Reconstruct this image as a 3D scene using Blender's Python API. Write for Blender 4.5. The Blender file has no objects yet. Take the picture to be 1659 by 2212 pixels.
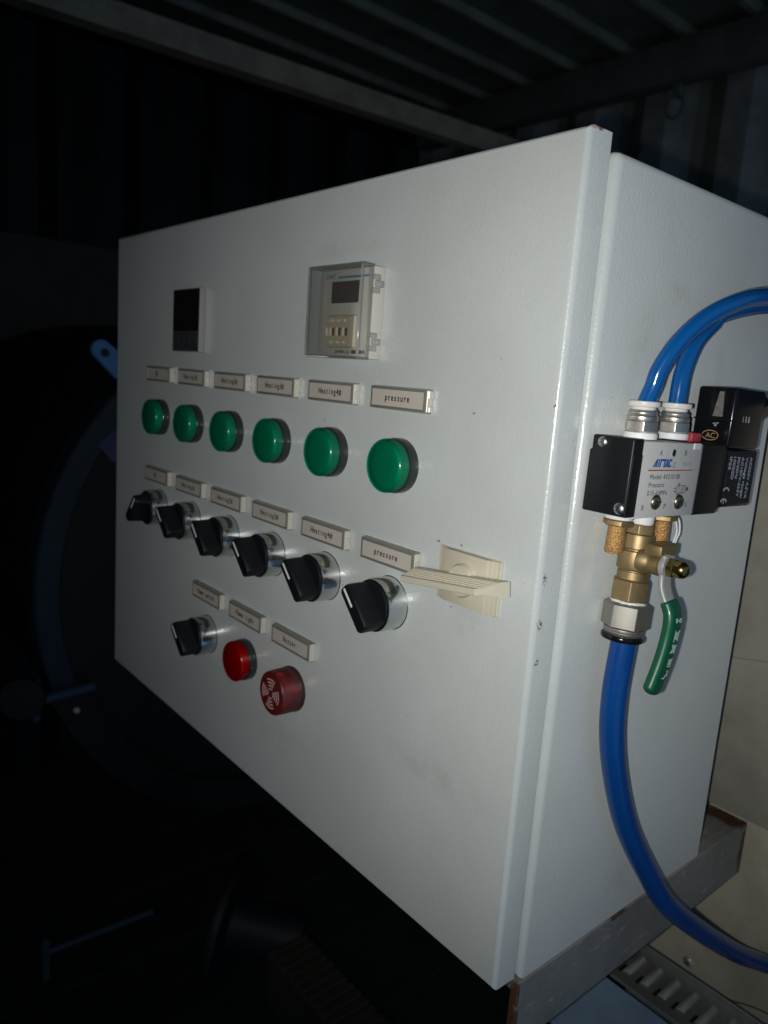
import bpy, bmesh, math, random
from mathutils import Vector, Matrix, Euler

random.seed(7)
SC = bpy.context.scene
COL = SC.collection
R = math.radians
MM = 0.001

# ------------------------------------------------------------------ camera
cam_rot = Matrix(((0.63994842, -0.1831571, 0.74627039),
                  (0.76484954, 0.05834213, -0.64156168),
                  (0.07396757, 0.98135094, 0.17742358)))
CAM = Vector((0.69847, -0.26448, 0.29479))
cd = bpy.data.cameras.new("camera")
cam = bpy.data.objects.new("camera", cd)
COL.objects.link(cam)
cam.matrix_world = Matrix.Translation(CAM) @ cam_rot.to_4x4()
cd.sensor_fit = 'VERTICAL'
cd.sensor_height = 36.0
cd.lens = 1628.06 / 2212 * 36.0
cd.clip_start = 0.01
cd.clip_end = 50
cd.dof.use_dof = True
cd.dof.focus_distance = 0.36
cd.dof.aperture_fstop = 12.0
SC.camera = cam

# ------------------------------------------------------------------ world (faint bluish daylight leaking into the container)
world = bpy.data.worlds.new("World")
SC.world = world
world.use_nodes = True
wb = world.node_tree.nodes["Background"]
wb.inputs[0].default_value = (0.32, 0.60, 1.0, 1)
wb.inputs[1].default_value = 0.27

# ------------------------------------------------------------------ flash of the phone, a finger's width beside the lens
ld = bpy.data.lights.new("flash_lamp", 'SPOT')
ld.energy = 4.95
ld.color = (1.0, 0.985, 0.94)
ld.shadow_soft_size = 0.0025
ld.spot_size = R(97)
ld.spot_blend = 1.0
flash = bpy.data.objects.new("flash_lamp", ld)
COL.objects.link(flash)
aim = (cam_rot @ Vector((0.14, 0.055, -1))).normalized()
flash.location = CAM + cam_rot @ Vector((-0.0125, -0.005, 0.0))
flash.rotation_euler = aim.to_track_quat('-Z', 'Y').to_euler()

SC.view_settings.view_transform = 'Standard'
SC.view_settings.look = 'None'
SC.view_settings.exposure = 0
SC.view_settings.gamma = 1
SC.render.engine = 'CYCLES'
SC.cycles.use_denoising = True
SC.cycles.max_bounces = 10
SC.cycles.diffuse_bounces = 4
SC.cycles.glossy_bounces = 5
SC.cycles.transparent_max_bounces = 24
SC.cycles.caustics_reflective = True
SC.cycles.caustics_refractive = False
SC.cycles.blur_glossy = 0.05
SC.cycles.sample_clamp_indirect = 8.0


# ================================================================== helpers
def tag(o, label=None, cat=None, group=None, kind=None):
    if label: o["label"] = label
    if cat: o["category"] = cat
    if group: o["group"] = group
    if kind: o["kind"] = kind
    return o


def empty(name, loc=(0, 0, 0), rot=(0, 0, 0), parent=None):
    o = bpy.data.objects.new(name, None)
    COL.objects.link(o)
    o.location = loc
    o.rotation_euler = rot
    o.empty_display_size = 0.02
    if parent: o.parent = parent
    return o


def obj(name, bm, mat, parent=None, loc=(0, 0, 0), rot=(0, 0, 0), smooth=35):
    me = bpy.data.meshes.new(name)
    bmesh.ops.recalc_face_normals(bm, faces=bm.faces)
    bm.to_mesh(me)
    bm.free()
    for m in (mat if isinstance(mat, (list, tuple)) else [mat]):
        me.materials.append(m)
    if smooth:
        me.polygons.foreach_set("use_smooth", [True] * len(me.polygons))
        me.set_sharp_from_angle(angle=R(smooth))
    o = bpy.data.objects.new(name, me)
    COL.objects.link(o)
    o.location = loc
    o.rotation_euler = rot
    if parent: o.parent = parent
    return o


def clone(o, parent, loc=None):
    c = o.copy()
    COL.objects.link(c)
    c.parent = parent
    if loc is not None: c.location = loc
    return c


def clone_tree(o, parent, loc=None):
    c = clone(o, parent, loc)
    for ch in list(o.children):
        clone_tree(ch, c)
    return c


def box(lo, hi, bevel=0.0, seg=2, bm=None, edges=None):
    """box between two corners, every edge (or those chosen) bevelled"""
    b = bmesh.new()
    x0, y0, z0 = lo
    x1, y1, z1 = hi
    vs = [b.verts.new(p) for p in ((x0, y0, z0), (x1, y0, z0), (x1, y1, z0), (x0, y1, z0),
                                   (x0, y0, z1), (x1, y0, z1), (x1, y1, z1), (x0, y1, z1))]
    for f in ((3, 2, 1, 0), (4, 5, 6, 7), (0, 1, 5, 4), (1, 2, 6, 5), (2, 3, 7, 6), (3, 0, 4, 7)):
        b.faces.new([vs[i] for i in f])
    if bevel > 0:
        es = list(b.edges) if edges is None else [e for e in b.edges if edges(e)]
        bmesh.ops.bevel(b, geom=es, offset=bevel, segments=seg, profile=0.5, affect='EDGES', clamp_overlap=True)
    return merge(bm, b)


def merge(bm, b):
    if bm is None: return b
    me = bpy.data.meshes.new("tmp")
    b.to_mesh(me)
    b.free()
    bm.from_mesh(me)
    bpy.data.meshes.remove(me)
    return bm


def xform(bm, M):
    bmesh.ops.transform(bm, matrix=M, verts=bm.verts)
    return bm


AX = {'x': Vector((1, 0, 0)), 'y': Vector((0, 1, 0)), 'z': Vector((0, 0, 1)), '-y': Vector((0, -1, 0)), '-z': Vector((0, 0, -1))}


def frame_of(axis):
    a = AX[axis] if isinstance(axis, str) else Vector(axis).normalized()
    t = Vector((0, 0, 1)) if abs(a.z) < 0.9 else Vector((1, 0, 0))
    u = t.cross(a).normalized()
    return u, a.cross(u), a


def lathe(prof, axis='z', at=(0, 0, 0), n=48, bm=None, phase=0.0):
    """prof: [(radius, height)] turned about an axis; ends close to a point or a cap"""
    b = bm or bmesh.new()
    u, v, a = frame_of(axis)
    at = Vector(at)
    rings = []
    for r, h in prof:
        if r <= 1e-7:
            rings.append([b.verts.new(at + a * h)])
        else:
            rings.append([b.verts.new(at + a * h + (u * math.cos(phase + 2 * math.pi * i / n) + v * math.sin(phase + 2 * math.pi * i / n)) * r) for i in range(n)])
    for A, B in zip(rings, rings[1:]):
        for i in range(n):
            j = (i + 1) % n
            if len(A) == 1 and len(B) == 1: break
            if len(A) == 1: b.faces.new((A[0], B[i], B[j]))
            elif len(B) == 1: b.faces.new((A[i], A[j], B[0]))
            else: b.faces.new((A[i], A[j], B[j], B[i]))
    if len(rings[0]) > 1: b.faces.new(rings[0])
    if len(rings[-1]) > 1: b.faces.new(rings[-1])
    return b


def hexprism(af, h0, h1, axis='z', at=(0, 0, 0), az=0.0, bm=None, ch=0.0006):
    """hexagon nut, corners chamfered; az = direction of a flat's normal (degrees, about z)"""
    rc = af / math.sqrt(3)
    b = bmesh.new()
    u, v, a = frame_of(axis)
    at = Vector(at)
    n = 6
    rings = []
    for r, h in ((rc - ch * 1.6, h0), (rc, h0 + ch), (rc, h1 - ch), (rc - ch * 1.6, h1)):
        ring = []
        for i in range(n):
            t = R(az + 30 + 60 * i)
            if a.z > 0.9:
                d = Vector((math.cos(t), math.sin(t), 0))
            else:
                d = u * math.cos(t) + v * math.sin(t)
            ring.append(b.verts.new(at + a * h + d * r))
        rings.append(ring)
    for A, B in zip(rings, rings[1:]):
        for i in range(n):
            j = (i + 1) % n
            b.faces.new((A[i], A[j], B[j], B[i]))
    b.faces.new(rings[0])
    b.faces.new(rings[-1])
    es = [e for e in b.edges if len(e.link_faces) == 2 and abs((e.verts[0].co - e.verts[1].co).normalized().dot(a)) > 0.9]
    bmesh.ops.bevel(b, geom=es, offset=0.00035, segments=2, profile=0.5, affect='EDGES')
    return merge(bm, b)


def catmull(pts, per=10):
    P = [Vector(p) for p in pts]
    P = [P[0] * 2 - P[1]] + P + [P[-1] * 2 - P[-2]]
    out = []
    for i in range(1, len(P) - 2):
        for k in range(per):
            t = k / per
            a, b, c, d = P[i - 1], P[i], P[i + 1], P[i + 2]
            out.append(0.5 * ((2 * b) + (c - a) * t + (2 * a - 5 * b + 4 * c - d) * t * t + (3 * b - a - 3 * c + d) * t ** 3))
    out.append(P[-2])
    return out


def tube(pts, r, n=20, bm=None, sect=None, up=None, caps=True):
    """sweep along a polyline; r a number or a function of 0..1; sect an optional list of (a,b) section points"""
    b = bm or bmesh.new()
    pts = [Vector(p) for p in pts]
    N = len(pts)
    T = [(pts[min(i + 1, N - 1)] - pts[max(i - 1, 0)]).normalized() for i in range(N)]
    ref = Vector(up) if up else (Vector((0, 0, 1)) if abs(T[0].z) < 0.9 else Vector((1, 0, 0)))
    u = (ref - T[0] * ref.dot(T[0])).normalized()
    rings = []
    for i in range(N):
        if up:
            u = (Vector(up) - T[i] * Vector(up).dot(T[i])).normalized()
        else:
            u = (u - T[i] * u.dot(T[i])).normalized()
        v = T[i].cross(u)
        rr = r(i / (N - 1)) if callable(r) else r
        if sect:
            rings.append([b.verts.new(pts[i] + (u * p + v * q) * rr) for p, q in sect])
        else:
            rings.append([b.verts.new(pts[i] + (u * math.cos(2 * math.pi * k / n) + v * math.sin(2 * math.pi * k / n)) * rr) for k in range(n)])
    for A, B in zip(rings, rings[1:]):
        m = len(A)
        for i in range(m):
            j = (i + 1) % m
            b.faces.new((A[i], A[j], B[j], B[i]))
    if caps:
        b.faces.new(rings[0])
        b.faces.new(rings[-1])
    return b


def prism(poly, axis, h0, h1, bm=None, bevel=0.0, seg=2):
    """polygon extruded; axis 'y' -> poly is (x,z); 'x' -> poly is (y,z); 'z' -> poly is (x,y)"""
    b = bmesh.new()
    def P(p, h):
        return {'y': (p[0], h, p[1]), 'x': (h, p[0], p[1]), 'z': (p[0], p[1], h)}[axis]
    A = [b.verts.new(P(p, h0)) for p in poly]
    B = [b.verts.new(P(p, h1)) for p in poly]
    n = len(poly)
    for i in range(n):
        j = (i + 1) % n
        b.faces.new((A[i], A[j], B[j], B[i]))
    b.faces.new(A)
    b.faces.new(B)
    if bevel > 0:
        bmesh.ops.bevel(b, geom=list(b.edges), offset=bevel, segments=seg, profile=0.5, affect='EDGES', clamp_overlap=True)
    return merge(bm, b)


DG = None


def text_bm(s, height, M, width=None, mono=None, bold=0.0, shear=0.0, xs=1.0, bm=None, align='LEFT'):
    """lettering as thin solid geometry. M maps (right, up, out) -> world. mono: advance per character"""
    b = bm or bmesh.new()
    def one(st, dx):
        cu = bpy.data.curves.new("t", 'FONT')
        cu.body = st
        cu.size = height / 0.72
        cu.extrude = 0.00004
        cu.offset = bold
        cu.shear = shear
        cu.resolution_u = 4
        cu.align_x = 'CENTER' if mono else align
        o = bpy.data.objects.new("t", cu)
        COL.objects.link(o)
        bpy.context.view_layer.update()
        dg = bpy.context.evaluated_depsgraph_get()
        me = bpy.data.meshes.new_from_object(o.evaluated_get(dg))
        bpy.data.objects.remove(o)
        bpy.data.curves.remove(cu)
        x = xs
        if width and not mono and len(me.vertices):
            ext = [v.co.x for v in me.vertices]
            x = width / (max(ext) - min(ext))
            me.transform(Matrix.Translation((-min(ext), 0, 0)))
        me.transform(M @ Matrix.Translation((dx, 0, 0)) @ Matrix.Diagonal((x, 1, 1, 1)))
        b.from_mesh(me)
        bpy.data.meshes.remove(me)
    if mono:
        for i, c in enumerate(s):
            if c != ' ': one(c, (i + 0.5) * mono)
    else:
        one(s, 0)
    return b


def basis(right, up, at):
    r = Vector(right).normalized()
    u = Vector(up)
    u = (u - r * r.dot(u)).normalized()
    o = r.cross(u)
    return Matrix.Translation(Vector(at)) @ Matrix((r, u, o)).transposed().to_4x4()


def flat_poly(pts, M, bm=None, t=0.00005):
    """a thin printed shape from 2-D points"""
    b = bm or bmesh.new()
    A = [b.verts.new(M @ Vector((p[0], p[1], -t))) for p in pts]
    B = [b.verts.new(M @ Vector((p[0], p[1], t))) for p in pts]
    n = len(pts)
    for i in range(n):
        b.faces.new((A[i], A[(i + 1) % n], B[(i + 1) % n], B[i]))
    b.faces.new(B)
    b.faces.new(A)
    return b


LIFT = [0.0]


def stroke(pts, w, M, bm=None):
    """a thin printed line of given width through 2-D points: one mitred ribbon, a hair above the one before it"""
    b = bm or bmesh.new()
    P = [Vector(p) for p in pts]
    closed = len(P) > 3 and (P[0] - P[-1]).length < 1e-6
    if closed: P = P[:-1]
    n = len(P)
    LIFT[0] = (LIFT[0] + 0.000006) % 0.00006
    k = M.to_scale().x
    h = (0.00005 + LIFT[0]) / k
    L, Rr = [], []
    for q in range(n):
        a = P[q] - P[q - 1] if (q > 0 or closed) else None
        c = P[(q + 1) % n] - P[q] if (q < n - 1 or closed) else None
        a = a.normalized() if a else c.normalized()
        c = c.normalized() if c else a
        na, nc = Vector((-a.y, a.x)), Vector((-c.y, c.x))
        m = (na + nc)
        m = m.normalized() if m.length > 1e-6 else na
        m *= (w / 2) / max(0.4, m.dot(na))
        ext = Vector((0, 0))
        if not closed and q == 0: ext = -c * w * 0.3
        if not closed and q == n - 1: ext = a * w * 0.3
        L.append(P[q] + m + ext)
        Rr.append(P[q] - m + ext)
    def V_(p, z): return b.verts.new(M @ Vector((p.x, p.y, z)))
    lt, rt = [V_(p, h) for p in L], [V_(p, h) for p in Rr]
    lb, rb = [V_(p, 0) for p in L], [V_(p, 0) for p in Rr]
    for q in range(n if closed else n - 1):
        e = (q + 1) % n
        b.faces.new((lt[q], rt[q], rt[e], lt[e]))
        b.faces.new((lt[q], lt[e], lb[e], lb[q]))
        b.faces.new((rt[e], rt[q], rb[q], rb[e]))
    return b


# ================================================================== materials
def mat(name, color=(0.5, 0.5, 0.5), rough=0.5, metal=0.0, spec=0.5, coat=0.0, sss=0.0, bump=None, var=0.0, var_scale=40.0, alpha=None, emis=None):
    m = bpy.data.materials.new(name)
    m.use_nodes = True
    nt = m.node_tree
    p = nt.nodes["Principled BSDF"]
    p.inputs["Base Color"].default_value = (*color, 1)
    p.inputs["Roughness"].default_value = rough
    p.inputs["Metallic"].default_value = metal
    p.inputs["Specular IOR Level"].default_value = spec
    p.inputs["Coat Weight"].default_value = coat
    p.inputs["Coat Roughness"].default_value = 0.08
    if sss:
        p.inputs["Subsurface Weight"].default_value = sss
        p.inputs["Subsurface Radius"].default_value = (0.003, 0.003, 0.003)
    tc = nt.nodes.new("ShaderNodeTexCoord")
    if var:
        n = nt.nodes.new("ShaderNodeTexNoise")
        n.inputs["Scale"].default_value = var_scale
        n.inputs["Detail"].default_value = 6
        n.inputs["Roughness"].default_value = 0.65
        nt.links.new(tc.outputs["Object"], n.inputs["Vector"])
        mx = nt.nodes.new("ShaderNodeMix")
        mx.data_type = 'RGBA'
        mx.inputs[6].default_value = (*[c * (1 - var) for c in color], 1)
        mx.inputs[7].default_value = (*[min(1, c * (1 + var)) for c in color], 1)
        nt.links.new(n.outputs["Fac"], mx.inputs[0])
        nt.links.new(mx.outputs[2], p.inputs["Base Color"])
        mr = nt.nodes.new("ShaderNodeMapRange")
        mr.inputs[3].default_value = max(0.02, rough * 0.8)
        mr.inputs[4].default_value = min(1, rough * 1.25)
        nt.links.new(n.outputs["Fac"], mr.inputs[0])
        nt.links.new(mr.outputs[0], p.inputs["Roughness"])
    if bump:
        n2 = nt.nodes.new("ShaderNodeTexNoise")
        n2.inputs["Scale"].default_value = bump[0]
        n2.inputs["Detail"].default_value = 3
        nt.links.new(tc.outputs["Object"], n2.inputs["Vector"])
        bp = nt.nodes.new("ShaderNodeBump")
        bp.inputs["Strength"].default_value = bump[1]
        bp.inputs["Distance"].default_value = bump[2]
        nt.links.new(n2.outputs["Fac"], bp.inputs["Height"])
        nt.links.new(bp.outputs["Normal"], p.inputs["Normal"])
    return m


def N(nt, t, **kw):
    n = nt.nodes.new(t)
    for k, v in kw.items():
        setattr(n, k, v)
    return n


def math_(nt, op, a, b=None, clamp=False):
    n = N(nt, "ShaderNodeMath", operation=op, use_clamp=clamp)
    for i, v in enumerate((a, b)):
        if v is None: continue
        if isinstance(v, (int, float)): n.inputs[i].default_value = v
        else: nt.links.new(v, n.inputs[i])
    return n.outputs[0]


def mixc(nt, fac, a, b):
    n = N(nt, "ShaderNodeMix", data_type='RGBA')
    if isinstance(fac, (int, float)): n.inputs[0].default_value = fac
    else: nt.links.new(fac, n.inputs[0])
    for i, v in ((6, a), (7, b)):
        if isinstance(v, tuple): n.inputs[i].default_value = (*v, 1)
        else: nt.links.new(v, n.inputs[i])
    return n.outputs[2]


def noise(nt, vec, scale, detail=4, rough=0.6):
    n = N(nt, "ShaderNodeTexNoise")
    n.inputs["Scale"].default_value = scale
    n.inputs["Detail"].default_value = detail
    n.inputs["Roughness"].default_value = rough
    nt.links.new(vec, n.inputs["Vector"])
    return n.outputs["Fac"]


def ramp(nt, v, lo, hi, a=0.0, b=1.0):
    n = N(nt, "ShaderNodeMapRange", interpolation_type='SMOOTHSTEP')
    n.inputs[1].default_value = lo
    n.inputs[2].default_value = hi
    n.inputs[3].default_value = a
    n.inputs[4].default_value = b
    nt.links.new(v, n.inputs[0])
    return n.outputs[0]


def blob(nt, vec, centre, radii, soft=1.0):
    """1 near a point of the object, 0 beyond its ellipsoid"""
    mp = N(nt, "ShaderNodeMapping", vector_type='TEXTURE')
    mp.inputs["Location"].default_value = centre
    mp.inputs["Scale"].default_value = radii
    nt.links.new(vec, mp.inputs["Vector"])
    ln = N(nt, "ShaderNodeVectorMath", operation='LENGTH')
    nt.links.new(mp.outputs[0], ln.inputs[0])
    return ramp(nt, ln.outputs["Value"], 1 - soft, 1.0, 1.0, 0.0)


def addm(nt, items):
    o = items[0]
    for i in items[1:]:
        o = math_(nt, 'MAXIMUM', o, i)
    return o


def paint(name, base, chips=(), stains=(), rust=(), rough=0.36):
    """powder-coated sheet: orange peel, dust specks, chips, faint stains and patches, rusty spots at given places"""
    m = bpy.data.materials.new(name)
    m.use_nodes = True
    nt = m.node_tree
    p = nt.nodes["Principled BSDF"]
    tc = N(nt, "ShaderNodeTexCoord")
    V = tc.outputs["Object"]
    big = noise(nt, V, 9, 5, 0.6)
    col = mixc(nt, ramp(nt, big, 0.3, 0.72), tuple(c * 1.03 for c in base), tuple(c * k for c, k in zip(base, (0.93, 0.93, 0.92))))
    fine = noise(nt, V, 420, 2, 0.5)
    col = mixc(nt, ramp(nt, fine, 0.35, 0.65, 0.0, 0.10), col, tuple(c * 0.8 for c in base))
    # dust specks
    vo = N(nt, "ShaderNodeTexVoronoi", feature='F1')
    vo.inputs["Scale"].default_value = 75
    wob = N(nt, "ShaderNodeTexNoise")
    wob.inputs["Scale"].default_value = 900
    nt.links.new(V, wob.inputs["Vector"])
    va = N(nt, "ShaderNodeVectorMath", operation='SCALE')
    va.inputs["Scale"].default_value = 0.0016
    nt.links.new(wob.outputs["Color"], va.inputs[0])
    vb_ = N(nt, "ShaderNodeVectorMath", operation='ADD')
    nt.links.new(V, vb_.inputs[0])
    nt.links.new(va.outputs[0], vb_.inputs[1])
    nt.links.new(vb_.outputs[0], vo.inputs["Vector"])
    sep = N(nt, "ShaderNodeSeparateColor")
    nt.links.new(vo.outputs["Color"], sep.inputs[0])
    size = ramp(nt, sep.outputs[0], 0.66, 1.0, 0.0, 0.062)
    sp = math_(nt, 'LESS_THAN', vo.outputs["Distance"], size)
    col = mixc(nt, math_(nt, 'MULTIPLY', sp, 0.7), col, (0.16, 0.15, 0.13))
    if stains:
        st = addm(nt, [blob(nt, V, c, r) for c, r in stains])
        sn = math_(nt, 'MULTIPLY', st, ramp(nt, noise(nt, V, 60, 5, 0.7), 0.35, 0.7), True)
        col = mixc(nt, math_(nt, 'MULTIPLY', sn, 0.26), col, (0.30, 0.27, 0.22))
    if chips:
        ch = addm(nt, [blob(nt, V, c, r, 0.9) for c, r in chips])
        cm = math_(nt, 'GREATER_THAN', math_(nt, 'MULTIPLY', ch, noise(nt, V, 850, 3, 0.7)), 0.49)
        col = mixc(nt, math_(nt, 'MULTIPLY', cm, 0.9), col, (0.10, 0.085, 0.065))
    if rust:
        ru = addm(nt, [blob(nt, V, c, r, 0.9) for c, r in rust])
        rm = ramp(nt, math_(nt, 'MULTIPLY', ru, noise(nt, V, 330, 4, 0.7)), 0.30, 0.46)
        col = mixc(nt, rm, col, (0.20, 0.085, 0.035))
    nt.links.new(col, p.inputs["Base Color"])
    p.inputs["Roughness"].default_value = rough
    p.inputs["Diffuse Roughness"].default_value = 0.25
    p.inputs["Coat Weight"].default_value = 1.0
    p.inputs["Coat Roughness"].default_value = 0.05
    bp = N(nt, "ShaderNodeBump")
    bp.inputs["Strength"].default_value = 0.7
    bp.inputs["Distance"].default_value = 0.00025
    nt.links.new(noise(nt, V, 620, 2, 0.5), bp.inputs["Height"])
    nt.links.new(bp.outputs[0], p.inputs["Normal"])
    nt.links.new(bp.outputs[0], p.inputs["Coat Normal"])
    return m


BASE = (0.545, 0.58, 0.575)
M_door = paint("door_paint", BASE,
               chips=[((0.4995, 0.004, 0.2095), (0.004, 0.005, 0.010)), ((0.4995, 0.004, 0.188), (0.004, 0.007, 0.009)),
                      ((0.4995, 0.005, 0.170), (0.004, 0.006, 0.006)), ((0.498, 0.0, 0.286), (0.003, 0.003, 0.003)),
                      ((0.435, 0.0, 0.2135), (0.005, 0.003, 0.002)), ((0.448, 0.0, 0.1825), (0.003, 0.003, 0.002))],
               stains=[((0.44, 0, 0.09), (0.06, 0.01, 0.014)), ((0.345, 0, 0.362), (0.05, 0.01, 0.01)), ((0.36, 0, 0.292), (0.035, 0.01, 0.012)),
                       ((0.458, 0, 0.178), (0.02, 0.01, 0.02)), ((0.30, 0, 0.05), (0.05, 0.01, 0.02))],
               rust=[((0.4985, 0.004, 0.3985), (0.008, 0.016, 0.0042)), ((0.497, 0.002, 0.0), (0.008, 0.006, 0.005)), ((0.40, 0.004, 0.3985), (0.08, 0.01, 0.0016)),
                     ((0.15, 0.004, 0.3985), (0.14, 0.01, 0.0018)), ((0.0, 0.002, 0.0), (0.006, 0.006, 0.004))])
M_body = paint("body_paint", BASE,
               chips=[((0.502, 0.0345, 0.2927), (0.003, 0.0009, 0.0012)), ((0.502, 0.0339, 0.2046), (0.003, 0.0008, 0.0016)), ((0.502, 0.095, 0.345), (0.003, 0.0008, 0.001))],
               stains=[((0.502, 0.055, 0.318), (0.01, 0.018, 0.022)), ((0.502, 0.085, 0.343), (0.01, 0.035, 0.010)), ((0.502, 0.125, 0.31), (0.01, 0.03, 0.02)),  # first two entries: brownish patches running beside the upper hoses
                       ((0.502, 0.11, 0.15), (0.01, 0.03, 0.035)), ((0.502, 0.05, 0.245), (0.01, 0.02, 0.03)), ((0.502, 0.1, 0.02), (0.01, 0.02, 0.03))],
               rust=[((0.502, 0.165, 0.393), (0.004, 0.018, 0.004)), ((0.502, 0.017, 0.0), (0.005, 0.004, 0.004))])

M_black_pl = mat("black_plastic", (0.007, 0.0078, 0.009), 0.42, spec=0.3, bump=(900, 0.2, 0.0001))
M_knob = mat("knob_plastic", (0.006, 0.0075, 0.009), 0.5, spec=0.3, bump=(1500, 0.15, 0.0001))
M_gloss_black = mat("gloss_black_plastic", (0.005, 0.0055, 0.007), 0.18, spec=0.35)
M_bezel = mat("bezel_plastic", (0.022, 0.027, 0.026), 0.28, coat=0.3)
M_chrome = bpy.data.materials.new("chrome")
M_chrome.use_nodes = True
_nt = M_chrome.node_tree
_nt.nodes.clear()
_o = N(_nt, "ShaderNodeOutputMaterial")
_m = N(_nt, "ShaderNodeMixShader")
_m.inputs[0].default_value = 0.55
for _k, _r in ((1, 0.27), (2, 0.045)):
    _g = N(_nt, "ShaderNodeBsdfGlossy")
    _g.inputs[0].default_value = (0.72, 0.74, 0.72, 1)
    _g.inputs["Roughness"].default_value = _r
    _nt.links.new(_g.outputs[0], _m.inputs[_k])
_nt.links.new(_m.outputs[0], _o.inputs[0])
M_white_mark = mat("white_mark", (0.75, 0.75, 0.72), 0.5)
M_frame = mat("label_frame_plastic", (0.19, 0.19, 0.155), 0.25, coat=0.3)
M_clip = mat("label_clip_plastic", (0.56, 0.54, 0.46), 0.3, var=0.06)
M_card = mat("label_card", (0.57, 0.52, 0.46), 0.4, var=0.06, var_scale=90)
M_ink = mat("ink", (0.035, 0.03, 0.03), 0.6)
M_grey_ink = mat("grey_ink", (0.10, 0.10, 0.105), 0.6)
M_blue_ink = mat("blue_ink", (0.010, 0.085, 0.30), 0.5)
M_sky_ink = mat("pale_blue_ink", (0.03, 0.21, 0.42), 0.5)
M_pale_blue = mat("pale_grey_blue_ink", (0.20, 0.29, 0.40), 0.5)
M_red_ink = mat("red_ink", (0.40, 0.07, 0.045), 0.5)
M_white_ink = mat("white_ink", (0.36, 0.39, 0.46), 0.6)
M_pale_green = mat("pale_print", (0.42, 0.55, 0.50), 0.6)
M_gold_ink = mat("gold_ink", (0.32, 0.19, 0.09), 0.45)
M_cream = mat("cream_plastic", (0.555, 0.515, 0.405), 0.42, var=0.07, var_scale=120, bump=(900, 0.15, 0.0001))
M_timer = mat("timer_case", (0.57, 0.54, 0.47), 0.38)
M_thumb = mat("thumbwheel_cream", (0.50, 0.43, 0.30), 0.4)
M_display = mat("display_filter", (0.042, 0.025, 0.024), 0.22)
M_meter_case = mat("meter_case", (0.27, 0.26, 0.25), 0.45)
M_meter_face = mat("meter_face", (0.012, 0.011, 0.009), 0.2)
M_meter_keys = mat("meter_keypad", (0.034, 0.042, 0.047), 0.5)
M_alu = mat("valve_plate", (0.56, 0.55, 0.53), 0.48, var=0.03, bump=(1200, 0.2, 0.0001))
M_nickel = mat("nickel", (0.58, 0.55, 0.50), 0.36, metal=0.92, var=0.08, var_scale=300, bump=(700, 0.12, 0.0001))
M_zinc = mat("zinc_screw", (0.62, 0.64, 0.64), 0.3, metal=1.0, var=0.1, var_scale=500)
M_bronze_screw = mat("yellowed_screw", (0.36, 0.31, 0.21), 0.3, metal=1.0, var=0.15, var_scale=500)
M_nickel_dull = mat("dull_nickel", (0.36, 0.345, 0.31), 0.46, metal=0.85, var=0.12, var_scale=260, bump=(800, 0.15, 0.0001))
M_brass = mat("brass", (0.36, 0.265, 0.135), 0.48, metal=0.85, var=0.12, var_scale=220, bump=(1500, 0.25, 0.0001))
M_brass_nut = mat("brass_nut", (0.38, 0.28, 0.09), 0.22, metal=1.0, var=0.1, var_scale=300)
M_sinter = mat("sintered_bronze", (0.50, 0.28, 0.10), 0.42, metal=0.5, var=0.75, var_scale=900, bump=(1100, 1.0, 0.0009))
M_tape = mat("thread_tape", (0.74, 0.75, 0.76), 0.5, bump=(400, 0.4, 0.0005))
M_white_pl = mat("white_plastic", (0.66, 0.645, 0.60), 0.4)
M_hose = mat("blue_hose", (0.002, 0.080, 0.285), 0.17, coat=0.25, var=0.10, var_scale=25)
M_hose2 = mat("dark_blue_hose", (0.002, 0.053, 0.235), 0.27, coat=0.2, var=0.10, var_scale=25)
M_redbtn = mat("red_button", (0.42, 0.035, 0.055), 0.42)
M_lever = mat("steel_lever", (0.33, 0.33, 0.32), 0.4, metal=0.15, var=0.08, var_scale=90)
M_sleeve = mat("green_sleeve", (0.001, 0.082, 0.036), 0.40, coat=0.06)


def rusty(name, base, rough, rust_at, metal=0.3, scuff=0.0):
    m = bpy.data.materials.new(name)
    m.use_nodes = True
    nt = m.node_tree
    p = nt.nodes["Principled BSDF"]
    V = N(nt, "ShaderNodeTexCoord").outputs["Object"]
    col = mixc(nt, ramp(nt, noise(nt, V, 14, 6, 0.65), 0.3, 0.7), tuple(c * 0.8 for c in base), tuple(c * 1.2 for c in base))
    if scuff:
        mp = N(nt, "ShaderNodeMapping")
        mp.inputs["Scale"].default_value = (1, 0.35, 1)
        nt.links.new(V, mp.inputs["Vector"])
        col = mixc(nt, ramp(nt, noise(nt, mp.outputs[0], 170, 6, 0.75), 0.56, 0.72, 0, scuff), col, tuple(min(1, c * 2.6) for c in base))
    if rust_at:
        ru = addm(nt, [blob(nt, V, c, r, 0.85) for c, r in rust_at])
        rm = ramp(nt, math_(nt, 'MULTIPLY', ru, noise(nt, V, 90, 6, 0.75)), 0.22, 0.42)
        col = mixc(nt, rm, col, mixc(nt, noise(nt, V, 220, 3), (0.085, 0.05, 0.033), (0.19, 0.09, 0.045)))
    nt.links.new(col, p.inputs["Base Color"])
    p.inputs["Roughness"].default_value = rough
    p.inputs["Metallic"].default_value = metal
    bp = N(nt, "ShaderNodeBump")
    bp.inputs["Strength"].default_value = 0.3
    bp.inputs["Distance"].default_value = 0.0006
    nt.links.new(noise(nt, V, 260, 4), bp.inputs["Height"])
    nt.links.new(bp.outputs[0], p.inputs["Normal"])
    return m


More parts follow.
